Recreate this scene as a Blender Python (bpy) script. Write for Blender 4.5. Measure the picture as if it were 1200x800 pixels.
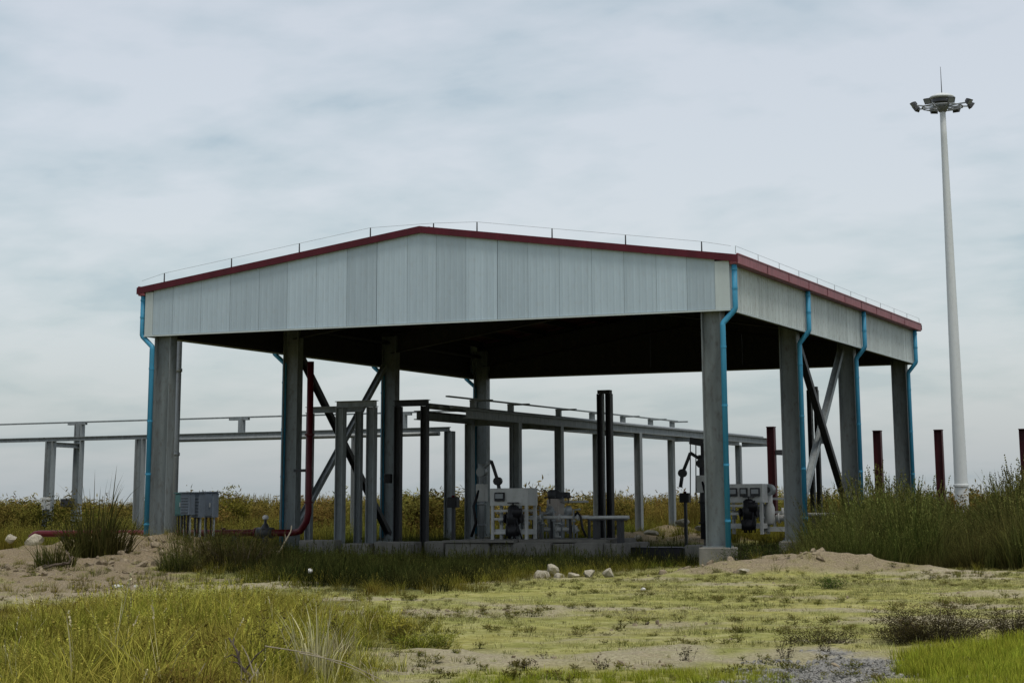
import bpy, math, random
import numpy as np
from mathutils import Matrix, Vector

# ------------------------------------------------------------------ camera, sky, sun, exposure
for _o in list(bpy.data.objects):
    bpy.data.objects.remove(_o, do_unlink=True)
SC = bpy.context.scene
COL = SC.collection
random.seed(7)
RNG = np.random.default_rng(11)

FPX, YAW, PITCH, ROLL = 2340.449, -0.3780, 0.2070, -0.0090   # focal length (px of a 1200 px wide frame) and angles
CAM = np.array([32.785, -49.90, 1.080])
PPX, PPY = 651.65, 98.83                                     # principal point: the frame is a low crop
def cam_axes():
    cy, sy, cp, sp = math.cos(YAW), math.sin(YAW), math.cos(PITCH), math.sin(PITCH)
    f = np.array([sy*cp, cy*cp, sp]); r = np.array([cy, -sy, 0.0]); u = np.cross(r, f)
    cr, sr = math.cos(ROLL), math.sin(ROLL)
    return cr*r + sr*u, -sr*r + cr*u, f
AX_R, AX_U, AX_F = cam_axes()
cam_data = bpy.data.cameras.new('camera')
cam = bpy.data.objects.new('camera', cam_data); COL.objects.link(cam)
cam_data.sensor_width = 36.0
cam_data.lens = FPX/1200*36
cam_data.shift_x = -(PPX-600)/1200
cam_data.shift_y = (PPY-400)/1200
cam_data.clip_start = 0.5; cam_data.clip_end = 9000
M = Matrix.Identity(4)
for i in range(3):
    M[i][0] = AX_R[i]; M[i][1] = AX_U[i]; M[i][2] = -AX_F[i]; M[i][3] = CAM[i]
cam.matrix_world = M
SC.camera = cam

SUN_EL, SUN_AZ = math.radians(68), math.radians(128)         # azimuth clockwise from +Y, where the light comes from
world = bpy.data.worlds.new('World'); SC.world = world; world.use_nodes = True
def build_world():
    nt = world.node_tree; N = nt.nodes; L = nt.links
    N.clear()
    out = N.new('ShaderNodeOutputWorld'); add = N.new('ShaderNodeAddShader')
    bg1 = N.new('ShaderNodeBackground'); bg2 = N.new('ShaderNodeBackground')
    sky = N.new('ShaderNodeTexSky'); sky.sky_type = 'NISHITA'; sky.sun_disc = False
    sky.sun_elevation = SUN_EL; sky.sun_rotation = SUN_AZ; sky.air_density = 1.0; sky.dust_density = 2.5
    L.new(sky.outputs[0], bg1.inputs[0]); bg1.inputs[1].default_value = 0.05
    tc = N.new('ShaderNodeTexCoord')
    sep = N.new('ShaderNodeSeparateXYZ'); L.new(tc.outputs['Generated'], sep.inputs[0])
    # the cloud deck is a flat sheet: project the view direction onto it
    zc = N.new('ShaderNodeMath'); zc.operation = 'MAXIMUM'; zc.inputs[1].default_value = 0.0; L.new(sep.outputs[2], zc.inputs[0])
    za = N.new('ShaderNodeMath'); za.operation = 'ADD'; za.inputs[1].default_value = 0.20; L.new(zc.outputs[0], za.inputs[0])
    dx = N.new('ShaderNodeMath'); dx.operation = 'DIVIDE'; L.new(sep.outputs[0], dx.inputs[0]); L.new(za.outputs[0], dx.inputs[1])
    dy = N.new('ShaderNodeMath'); dy.operation = 'DIVIDE'; L.new(sep.outputs[1], dy.inputs[0]); L.new(za.outputs[0], dy.inputs[1])
    cmb = N.new('ShaderNodeCombineXYZ'); L.new(dx.outputs[0], cmb.inputs[0]); L.new(dy.outputs[0], cmb.inputs[1])
    mp = N.new('ShaderNodeMapping'); mp.inputs['Rotation'].default_value = (0, 0, 0.45); mp.inputs['Scale'].default_value = (0.95, 1.1, 1); mp.inputs['Location'].default_value = (5.7, 3.4, 0)
    L.new(cmb.outputs[0], mp.inputs[0])
    n1 = N.new('ShaderNodeTexNoise'); n1.inputs['Scale'].default_value = 1.7; n1.inputs['Detail'].default_value = 10; n1.inputs['Roughness'].default_value = 0.52; n1.inputs['Distortion'].default_value = 0.35
    L.new(mp.outputs[0], n1.inputs['Vector'])
    n2 = N.new('ShaderNodeTexNoise'); n2.inputs['Scale'].default_value = 6.5; n2.inputs['Detail'].default_value = 6; n2.inputs['Roughness'].default_value = 0.5
    L.new(mp.outputs[0], n2.inputs['Vector'])
    mx = N.new('ShaderNodeMix'); mx.data_type = 'FLOAT'; mx.inputs[0].default_value = 0.26
    L.new(n1.outputs[0], mx.inputs[2]); L.new(n2.outputs[0], mx.inputs[3])
    cr = N.new('ShaderNodeValToRGB'); L.new(mx.outputs[0], cr.inputs[0])
    e = cr.color_ramp.elements
    e[0].position = 0.40; e[0].color = (0.37, 0.43, 0.44, 1)
    e[1].position = 0.55; e[1].color = (0.60, 0.605, 0.60, 1)
    m = cr.color_ramp.elements.new(0.46); m.color = (0.49, 0.525, 0.52, 1)
    # towards the horizon the deck thins into even pale grey-blue
    hz = N.new('ShaderNodeMapRange'); hz.inputs[1].default_value = 0.0; hz.inputs[2].default_value = 0.13; hz.inputs[3].default_value = 0.25; hz.inputs[4].default_value = 1.0
    L.new(sep.outputs[2], hz.inputs[0])
    mc = N.new('ShaderNodeMix'); mc.data_type = 'RGBA'; mc.inputs[6].default_value = (0.405, 0.465, 0.515, 1)
    L.new(hz.outputs[0], mc.inputs[0]); L.new(cr.outputs[0], mc.inputs[7])
    L.new(mc.outputs[2], bg2.inputs[0]); bg2.inputs[1].default_value = 0.645
    L.new(bg1.outputs[0], add.inputs[0]); L.new(bg2.outputs[0], add.inputs[1]); L.new(add.outputs[0], out.inputs[0])
build_world()
sun_d = bpy.data.lights.new('sun', 'SUN'); sun_d.energy = 1.5; sun_d.angle = math.radians(14); sun_d.color = (1.0, 0.95, 0.87)
sun = bpy.data.objects.new('sun', sun_d); COL.objects.link(sun)
sd = Vector((math.sin(SUN_AZ)*math.cos(SUN_EL), math.cos(SUN_AZ)*math.cos(SUN_EL), math.sin(SUN_EL)))
sun.rotation_euler = (-sd).to_track_quat('-Z', 'Y').to_euler()
vs = SC.view_settings
vs.view_transform = 'Standard'; vs.look = 'None'; vs.gamma = 1.0; vs.exposure = 0.32; vs.use_curve_mapping = False

# ------------------------------------------------------------------ where a sight line meets a plane (used to survey the place)
def ray(x, y):
    return AX_R*((x-PPX)/FPX) - AX_U*((y-PPY)/FPX) + AX_F
def at_z(x, y, z): r = ray(x, y); return CAM + r*(z-CAM[2])/r[2]
def at_y(x, y, Y): r = ray(x, y); return CAM + r*(Y-CAM[1])/r[1]
def at_x(x, y, X): r = ray(x, y); return CAM + r*(X-CAM[0])/r[0]
def at_d(x, y, d): r = ray(x, y); return CAM + r*d/math.hypot(r[0], r[1])

# ------------------------------------------------------------------ noise in numpy
def _hash(ix, iy, s):
    h = (ix.astype(np.int64)*374761393 + iy.astype(np.int64)*668265263 + s*1442695041) & 0x7fffffff
    h = ((h ^ (h >> 13))*1274126177) & 0x7fffffff
    return ((h ^ (h >> 16)) & 0xffff)/65535.0
def vnoise(x, y, s=0):
    ix, iy = np.floor(x), np.floor(y); fx, fy = x-ix, y-iy
    fx = fx*fx*(3-2*fx); fy = fy*fy*(3-2*fy)
    a, b, c, d = _hash(ix, iy, s), _hash(ix+1, iy, s), _hash(ix, iy+1, s), _hash(ix+1, iy+1, s)
    return (a*(1-fx)+b*fx)*(1-fy) + (c*(1-fx)+d*fx)*fy
def fbm(x, y, s=0, o=4):
    v = 0; a = .5; t = 0
    for k in range(o):
        v = v + a*vnoise(x*2**k+17.3*k, y*2**k-9.1*k, s+k); t += a; a *= .5
    return v/t
def sstep(a, b, x):
    t = np.clip((x-a)/(b-a), 0, 1); return t*t*(3-2*t)

def gpoly(pts, z=-0.5):                       # outline on the ground
    return np.array([at_z(px, py, z)[:2] for px, py in pts])
def sdist(poly, x, y):                        # signed distance, positive inside
    x = np.asarray(x, float); y = np.asarray(y, float)
    inside = np.zeros(x.shape, bool); dmin = np.full(x.shape, 1e9)
    n = len(poly)
    for i in range(n):
        x1, y1 = poly[i]; x2, y2 = poly[(i+1) % n]
        c = ((y1 > y) != (y2 > y)) & (x < (x2-x1)*(y-y1)/((y2-y1) if y2 != y1 else 1e-9)+x1)
        inside ^= c
        dx, dy = x2-x1, y2-y1
        t = np.clip(((x-x1)*dx+(y-y1)*dy)/(dx*dx+dy*dy+1e-12), 0, 1)
        dmin = np.minimum(dmin, np.hypot(x-x1-t*dx, y-y1-t*dy))
    return np.where(inside, dmin, -dmin)

# ------------------------------------------------------------------ terrain
W, D, HC, HF, RISE = 17.76, 23.30, 6.0, 1.28, 1.243
GAUSS = []                                    # (x, y, rx, ry, rot, amp)
def gmound(px, d, rx, ry, amp, rot=0.0):
    p = at_d(px, 600, d); GAUSS.append((p[0], p[1], rx, ry, rot, amp))
gmound(188, 58.0, 2.6, 3.2, 0.42); gmound(120, 57.0, 3.6, 3.0, 0.27); gmound(60, 55.0, 4.0, 4.0, 0.17); gmound(0, 50.0, 4.0, 5.0, 0.14)
gmound(825, 44.6, 1.4, .9, 0.10, .2); gmound(862, 45.6, 1.3, .9, 0.16, .2); gmound(895, 46.2, 1.2, .9, 0.17, .2); gmound(932, 47.0, 1.2, .9, 0.22, .2); gmound(985, 46.8, 1.2, .8, 0.14, .2); gmound(1035, 47.3, 1.1, .7, 0.16, .2); gmound(1120, 45.0, 1.6, .8, 0.05, .2)
gmound(792, 84.0, 1.5, 2.0, .6); gmound(745, 80.0, 1.0, 2.0, .45); gmound(835, 80.0, 1.0, 2.0, .5)
gmound(420, 22.0, 1.0, 1.0, 0.06)
def ground_h(x, y):
    x = np.asarray(x, float); y = np.asarray(y, float)
    far = sstep(90, 220, np.hypot(x-15, y-5))
    h = -0.5 + (0.10*(fbm(x*.16, y*.16, 3)-.5) + .05*(fbm(x*.9, y*.9, 5, 3)-.5))*(1-far)
    inx = sstep(1.0, 4.0, x)*(1-sstep(14.0, 18.5, x)); iny = sstep(-2.0, 2.5, y)*(1-sstep(20, 24, y))
    h = h - 0.2*inx*iny
    g = 0
    for mx, my, rx, ry, rot, a in GAUSS:
        c, s = math.cos(rot), math.sin(rot)
        u = ((x-mx)*c+(y-my)*s)/rx; v = (-(x-mx)*s+(y-my)*c)/ry
        g = g + a*np.exp(-(u*u+v*v)*.7)*(0.45+1.1*fbm(x*1.5, y*1.5, 21, 5))
    return h + g
def mound_g(x, y):
    g = 0
    for mx, my, rx, ry, rot, a in GAUSS:
        c, s = math.cos(rot), math.sin(rot)
        u = ((x-mx)*c+(y-my)*s)/rx; v = (-(x-mx)*s+(y-my)*c)/ry
        g = g + a*np.exp(-(u*u+v*v)*.7)
    return g
P_SAND = [gpoly([(-20, 652), (200, 640), (206, 668), (195, 690), (120, 697), (-20, 707)]),
          gpoly([(790, 673), (850, 668), (1060, 664), (1090, 667), (1000, 671), (900, 675)]),
          gpoly([(1050, 669), (1200, 670), (1200, 681), (1060, 679)])]
P_STRIP = gpoly([(420, 772), (560, 757), (700, 762), (800, 758), (905, 773), (820, 782), (600, 780), (430, 792)])
P_GRAV = gpoly([(820, 812), (890, 776), (960, 764), (1060, 768), (1050, 790), (980, 812)])
P_TALL = gpoly([(-60, 716), (200, 708), (330, 694), (420, 706), (445, 730), (480, 745), (440, 768), (395, 840), (-80, 840)])
P_LUSH = gpoly([(1040, 840), (1062, 778), (1100, 762), (1210, 750), (1240, 840)])
P_BOTT = gpoly([(470, 812), (560, 787), (820, 784), (930, 790), (860, 840), (460, 840)])
P_SHADE = gpoly([(195, 672), (300, 684), (420, 697), (600, 687), (620, 674), (730, 668), (800, 658), (740, 640), (480, 632), (330, 636), (215, 646)])
def sand_mask(x, y):
    n = fbm(x*.9, y*.9, 31, 4)-.5
    m = 0
    for p in P_SAND: m = np.maximum(m, sstep(-.5, .6, sdist(p, x, y)+n*2.4))
    m = np.maximum(m, sstep(.07, .17, mound_g(x, y)+n*.16)*.9)
    s = sstep(-.25, .35, sdist(P_STRIP, x, y)+n*1.6)*.85
    near = 1-sstep(-18, -10, y)
    pat = sstep(.55, .68, fbm(x*.33+3, y*.55+8, 41, 5))*.8*(1-sstep(-4, 1, y))
    return np.clip(np.maximum(np.maximum(m, s), pat), 0, 1)
def gravel_mask(x, y):
    return sstep(-.2, .35, sdist(P_GRAV, x, y)+(fbm(x*1.5, y*1.5, 51, 4)-.5)*1.6)

# ------------------------------------------------------------------ materials
MATS = {}
def nodes_of(name):
    m = bpy.data.materials.new(name); m.use_nodes = True; nt = m.node_tree
    b = nt.nodes['Principled BSDF']; MATS[name] = m
    return m, nt, b
def add_noise(nt, scale, detail=4, rough=.55, stretch=None, coord='Object'):
    tc = nt.nodes.new('ShaderNodeTexCoord'); n = nt.nodes.new('ShaderNodeTexNoise')
    n.inputs['Scale'].default_value = scale; n.inputs['Detail'].default_value = detail; n.inputs['Roughness'].default_value = rough
    src = tc.outputs[coord]
    if coord == 'World':
        g = nt.nodes.new('ShaderNodeNewGeometry'); src = g.outputs['Position']
    if stretch:
        mp = nt.nodes.new('ShaderNodeMapping'); mp.inputs['Scale'].default_value = stretch
        nt.links.new(src, mp.inputs[0]); src = mp.outputs[0]
    nt.links.new(src, n.inputs['Vector'])
    return n
def geo_pos(nt):
    return nt.nodes.new('ShaderNodeNewGeometry').outputs['Position']
def wnoise(nt, scale, detail=4, rough=.55, stretch=(1, 1, 1)):
    n = nt.nodes.new('ShaderNodeTexNoise'); n.inputs['Scale'].default_value = scale; n.inputs['Detail'].default_value = detail; n.inputs['Roughness'].default_value = rough
    mp = nt.nodes.new('ShaderNodeMapping'); mp.inputs['Scale'].default_value = stretch
    nt.links.new(geo_pos(nt), mp.inputs[0]); nt.links.new(mp.outputs[0], n.inputs['Vector'])
    return n.outputs[0]
def ramp(nt, fac, stops):
    r = nt.nodes.new('ShaderNodeValToRGB'); e = r.color_ramp.elements
    while len(e) < len(stops): e.new(.5)
    for k, (p, c) in enumerate(stops): e[k].position = p; e[k].color = (*c, 1)
    nt.links.new(fac, r.inputs[0]); return r.outputs[0]
def mixc(nt, fac, a, b, mode='MIX'):
    m = nt.nodes.new('ShaderNodeMix'); m.data_type = 'RGBA'; m.blend_type = mode
    for s, v in ((0, fac), (6, a), (7, b)):
        if isinstance(v, (int, float)): m.inputs[s].default_value = v
        elif isinstance(v, tuple): m.inputs[s].default_value = (*v, 1)
        else: nt.links.new(v, m.inputs[s])
    return m.outputs[2]
def mathn(nt, op, a, b):
    m = nt.nodes.new('ShaderNodeMath'); m.operation = op
    for s, v in ((0, a), (1, b)):
        if isinstance(v, (int, float)): m.inputs[s].default_value = v
        else: nt.links.new(v, m.inputs[s])
    return m.outputs[0]
def bump(nt, b, h, strength=.3, dist=.01):
    n = nt.nodes.new('ShaderNodeBump'); n.inputs['Strength'].default_value = strength; n.inputs['Distance'].default_value = dist
    nt.links.new(h, n.inputs['Height']); nt.links.new(n.outputs[0], b.inputs['Normal'])
def painted(name, col, rough=.5, var=.25, dirt=(.10, .085, .06), dirt_amt=.35, stretch=(3, 3, .35), metal=0.0):
    """paint or plain metal with streaks, grime and slight unevenness"""
    m, nt, b = nodes_of(name)
    n1 = wnoise(nt, 1.6, 5, .6, stretch); n2 = wnoise(nt, 9, 4, .6, (1, 1, .5))
    c1 = tuple(v*(1-var) for v in col); c2 = tuple(min(1, v*(1+var)) for v in col)
    base = ramp(nt, n1, [(.3, c1), (.7, c2)])
    d = ramp(nt, n2, [(.52, (0, 0, 0)), (.78, (dirt_amt,)*3)])
    rnd = nt.nodes.new('ShaderNodeObjectInfo').outputs['Random']
    rv = .22 if name == 'panel_front' else .14
    hs = nt.nodes.new('ShaderNodeHueSaturation'); nt.links.new(mathn(nt, 'ADD', mathn(nt, 'MULTIPLY', rnd, rv), 1-rv/2), hs.inputs['Value'])
    nt.links.new(mixc(nt, d, base, dirt), hs.inputs['Color'])
    nt.links.new(hs.outputs[0], b.inputs['Base Color'])
    nt.links.new(mathn(nt, 'ADD', mathn(nt, 'MULTIPLY', n2, .3), rough-.15), b.inputs['Roughness'])
    b.inputs['Metallic'].default_value = metal; b.inputs['Specular IOR Level'].default_value = .25
    bump(nt, b, n2, .15, .004)
    return m
painted('panel_front', (.37, .455, .51), .55, .07, (.30, .31, .30), .28, (2.2, 2.2, .25))
painted('panel_side', (.44, .49, .48), .6, .16, (.22, .20, .17), .5, (5, 5, .16))
painted('trim_light', (.44, .50, .50), .5, .06, (.3, .3, .28), .2)
painted('rake_red', (.075, .008, .016), .6, .2, (.05, .02, .02), .3)
painted('gutter_red', (.24, .075, .085), .5, .2, (.12, .06, .05), .4)
painted('roof_sheet', (.10, .03, .035), .5, .2)
painted('inside_shade', (.022, .022, .022), .7, .2)  # near-black inner cladding: shade under the roof put into the colour
painted('column_steel', (.155, .178, .180), .55, .28, (.06, .045, .032), .6, (2.2, 2.2, .3))
painted('rafter_steel', (.02, .02, .021), .6, .2)  # roof frame darkened as well, roof-space shade in its base colour
painted('downpipe_blue', (.04, .23, .37), .45, .2, (.05, .12, .15), .35, (4, 4, .3))
painted('rack_steel', (.21, .235, .24), .55, .22, (.09, .06, .04), .45, (4, 4, .4))
painted('dark_steel', (.035, .037, .04), .5, .25, (.06, .04, .03), .3)
painted('black_steel', (.010, .010, .012), .45, .25, (.03, .02, .02), .2)
painted('galvanised', (.26, .28, .285), .45, .14, (.15, .14, .12), .25, metal=.25)
painted('mast_paint', (.60, .63, .62), .45, .08, (.3, .3, .28), .25, (2, 2, .1))
painted('pipe_red', (.075, .005, .009), .42, .22, (.09, .03, .025), .4)
painted('post_red', (.045, .008, .011), .5, .25, (.05, .02, .02), .35)
painted('white_paint', (.46, .47, .45), .5, .1, (.25, .22, .17), .5)
painted('cream_paint', (.36, .32, .28), .5, .12, (.25, .2, .15), .45)
painted('teal_paint', (.05, .12, .12), .5, .2)
painted('box_grey', (.085, .105, .13), .45, .15, (.05, .05, .05), .3)
painted('screen_dark', (.012, .014, .02), .25, .2)
painted('flood_dark', (.05, .052, .055), .4, .2)
painted('glass_lens', (.25, .27, .28), .2, .1)
def mk_concrete():
    m, nt, b = nodes_of('concrete')
    n1 = wnoise(nt, 1.4, 6, .6); n2 = wnoise(nt, 14, 5, .65); n3 = wnoise(nt, 2.5, 4, .6, (1.5, 1.5, .3))
    c = ramp(nt, n1, [(.3, (.095, .092, .078)), (.7, (.24, .228, .198))])
    c = mixc(nt, ramp(nt, n3, [(.5, (0, 0, 0)), (.75, (.6, .6, .6))]), c, (.09, .095, .075))
    c = mixc(nt, ramp(nt, n2, [(.4, (.35, .35, .35)), (.65, (0, 0, 0))]), c, (.14, .135, .12))
    nt.links.new(c, b.inputs['Base Color']); b.inputs['Roughness'].default_value = .9
    bump(nt, b, n2, .5, .02)
mk_concrete()
def mk_rock(name, c1, c2):
    m, nt, b = nodes_of(name)
    n1 = wnoise(nt, 3, 6, .65); n2 = wnoise(nt, 18, 5, .6)
    c = ramp(nt, n1, [(.3, c1), (.7, c2)])
    nt.links.new(mixc(nt, ramp(nt, n2, [(.4, (.5, .5, .5)), (.6, (0, 0, 0))]), c, tuple(v*.6 for v in c1)), b.inputs['Base Color'])
    b.inputs['Roughness'].default_value = .95; bump(nt, b, n2, .6, .03)
mk_rock('rock', (.25, .225, .165), (.46, .42, .32)); mk_rock('white_stone', (.55, .54, .5), (.72, .71, .68))
def mk_wood(name, c1, c2):
    m, nt, b = nodes_of(name)
    n1 = wnoise(nt, 12, 5, .65)
    nt.links.new(ramp(nt, n1, [(.3, c1), (.7, c2)]), b.inputs['Base Color']); b.inputs['Roughness'].default_value = .95
mk_wood('dead_wood', (.035, .026, .02), (.11, .085, .06)); mk_wood('pale_wood', (.20, .17, .12), (.38, .33, .24))

def mk_ground():
    m, nt, b = nodes_of('ground')
    at = lambda n: (lambda a: (setattr(a, 'attribute_name', n), a.outputs['Fac'])[1])(nt.nodes.new('ShaderNodeAttribute'))
    sand, grav, dry, dark = at('sand'), at('gravel'), at('dry'), at('weed_shade')
    n1 = wnoise(nt, .55, 6, .6); n2 = wnoise(nt, 3.2, 6, .65); n3 = wnoise(nt, 26, 5, .7)
    moss = ramp(nt, n2, [(.25, (.145, .155, .028)), (.5, (.30, .305, .085)), (.75, (.47, .445, .20))])
    moss2 = ramp(nt, n2, [(.25, (.22, .20, .045)), (.5, (.38, .355, .11)), (.75, (.53, .48, .23))])
    c = mixc(nt, ramp(nt, n1, [(.38, (0, 0, 0)), (.62, (1, 1, 1))]), moss, moss2)
    n4 = wnoise(nt, .9, 6, .7, (1, 1.9, 1)); c = mixc(nt, ramp(nt, n4, [(.50, (0, 0, 0)), (.66, (.75, .75, .75))]), c, (.15, .15, .03))
    c = mixc(nt, dark, c, ramp(nt, n2, [(.3, (.020, .025, .008)), (.7, (.045, .052, .015))]))  # dark weed tone, with canopy shade mixed into the ground colour
    c = mixc(nt, dry, c, ramp(nt, n2, [(.3, (.06, .055, .012)), (.7, (.15, .135, .03))]))
    sc_ = ramp(nt, n3, [(.25, (.24, .20, .13)), (.55, (.43, .38, .265)), (.8, (.56, .50, .37))])
    sc_ = mixc(nt, ramp(nt, n2, [(.45, (0, 0, 0)), (.7, (.4, .4, .4))]), sc_, (.24, .18, .105))
    sc_ = mixc(nt, ramp(nt, wnoise(nt, 1.1, 5, .65), [(.48, (0, 0, 0)), (.66, (.5, .5, .5))]), sc_, (.27, .25, .09))
    bank = at('bank'); sc_ = mixc(nt, mathn(nt, 'MULTIPLY', bank, .8), sc_, ramp(nt, n3, [(.3, (.14, .105, .065)), (.7, (.33, .265, .175))]))
    sfac = mathn(nt, 'MULTIPLY', sand, mathn(nt, 'ADD', mathn(nt, 'MULTIPLY', n2, 1.2), .42))
    cl = nt.nodes.new('ShaderNodeClamp'); nt.links.new(sfac, cl.inputs[0])
    c = mixc(nt, cl.outputs[0], c, sc_)
    gc = ramp(nt, n3, [(.3, (.13, .13, .12)), (.5, (.27, .265, .25)), (.7, (.44, .43, .41))])
    c = mixc(nt, grav, c, gc)
    c = mixc(nt, ramp(nt, n3, [(.35, (.55, .55, .55)), (.6, (0, 0, 0))]), c, mixc(nt, .5, c, (.05, .05, .025)))
    nt.links.new(c, b.inputs['Base Color']); b.inputs['Roughness'].default_value = 1.0
    b.inputs['Specular IOR Level'].default_value = .1
    bump(nt, b, n3, .8, .05)
mk_ground()

def mk_leaf(name, low, high, tip=None, vary=.35, trans=.3, patch=None, pscale=.35, bmix=.7):
    """foliage: colour along the blade (attribute t), from plant to plant and in drifts over the field"""
    m = bpy.data.materials.new(name); m.use_nodes = True; nt = m.node_tree; nt.nodes.clear(); MATS[name] = m
    out = nt.nodes.new('ShaderNodeOutputMaterial')
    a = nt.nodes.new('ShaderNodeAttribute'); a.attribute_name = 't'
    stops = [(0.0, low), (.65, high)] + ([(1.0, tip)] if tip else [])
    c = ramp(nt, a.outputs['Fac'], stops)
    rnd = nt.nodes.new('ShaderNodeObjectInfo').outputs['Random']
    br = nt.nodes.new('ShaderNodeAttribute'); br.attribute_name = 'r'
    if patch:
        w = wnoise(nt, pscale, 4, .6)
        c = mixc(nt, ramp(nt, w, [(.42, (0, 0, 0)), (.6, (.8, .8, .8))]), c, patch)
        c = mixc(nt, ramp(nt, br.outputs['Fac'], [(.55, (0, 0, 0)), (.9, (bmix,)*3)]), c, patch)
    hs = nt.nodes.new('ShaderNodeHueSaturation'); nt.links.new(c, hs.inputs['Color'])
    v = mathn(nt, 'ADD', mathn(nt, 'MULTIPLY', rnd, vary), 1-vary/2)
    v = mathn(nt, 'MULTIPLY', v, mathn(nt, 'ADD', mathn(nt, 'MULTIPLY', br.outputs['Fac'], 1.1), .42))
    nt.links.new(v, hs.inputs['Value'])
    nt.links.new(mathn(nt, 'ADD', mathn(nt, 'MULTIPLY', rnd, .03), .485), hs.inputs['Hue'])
    d = nt.nodes.new('ShaderNodeBsdfDiffuse'); t = nt.nodes.new('ShaderNodeBsdfTranslucent'); mx = nt.nodes.new('ShaderNodeMixShader'); mx.inputs[0].default_value = trans
    nt.links.new(hs.outputs[0], d.inputs[0]); nt.links.new(hs.outputs[0], t.inputs[0])
    nt.links.new(d.outputs[0], mx.inputs[1]); nt.links.new(t.outputs[0], mx.inputs[2]); nt.links.new(mx.outputs[0], out.inputs[0])
mk_leaf('leaf_tall', (.05, .06, .008), (.20, .215, .022), (.40, .39, .08), patch=(.34, .29, .06), vary=.6)  # roots darkened: shade of the gaps between blades put into the colour
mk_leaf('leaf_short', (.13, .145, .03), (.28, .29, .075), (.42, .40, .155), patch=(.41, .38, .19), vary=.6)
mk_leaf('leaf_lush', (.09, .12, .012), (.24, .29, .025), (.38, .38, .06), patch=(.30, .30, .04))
mk_leaf('leaf_dark', (.008, .013, .004), (.022, .032, .008), (.060, .072, .018), patch=(.05, .05, .015), vary=.9, bmix=.4)  # dark green weed, deepened further by canopy shade in the colour
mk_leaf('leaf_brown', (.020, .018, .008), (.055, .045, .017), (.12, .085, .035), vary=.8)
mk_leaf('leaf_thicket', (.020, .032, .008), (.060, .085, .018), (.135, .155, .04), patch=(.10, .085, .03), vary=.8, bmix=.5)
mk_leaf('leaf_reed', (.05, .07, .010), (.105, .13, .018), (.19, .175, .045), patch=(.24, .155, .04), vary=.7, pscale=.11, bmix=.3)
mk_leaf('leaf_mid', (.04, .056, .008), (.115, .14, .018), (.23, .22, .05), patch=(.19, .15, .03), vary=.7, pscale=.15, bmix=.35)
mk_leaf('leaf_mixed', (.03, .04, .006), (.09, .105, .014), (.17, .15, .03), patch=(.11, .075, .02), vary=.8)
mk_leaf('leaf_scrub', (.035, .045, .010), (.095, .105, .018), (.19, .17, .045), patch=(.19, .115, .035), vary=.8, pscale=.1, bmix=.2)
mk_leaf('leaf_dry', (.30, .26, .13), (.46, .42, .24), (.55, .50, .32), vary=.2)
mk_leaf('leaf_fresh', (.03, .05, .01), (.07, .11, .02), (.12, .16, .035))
mk_leaf('leaf_speck', (.05, .055, .012), (.11, .115, .022), (.18, .15, .05), vary=.6)

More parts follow.
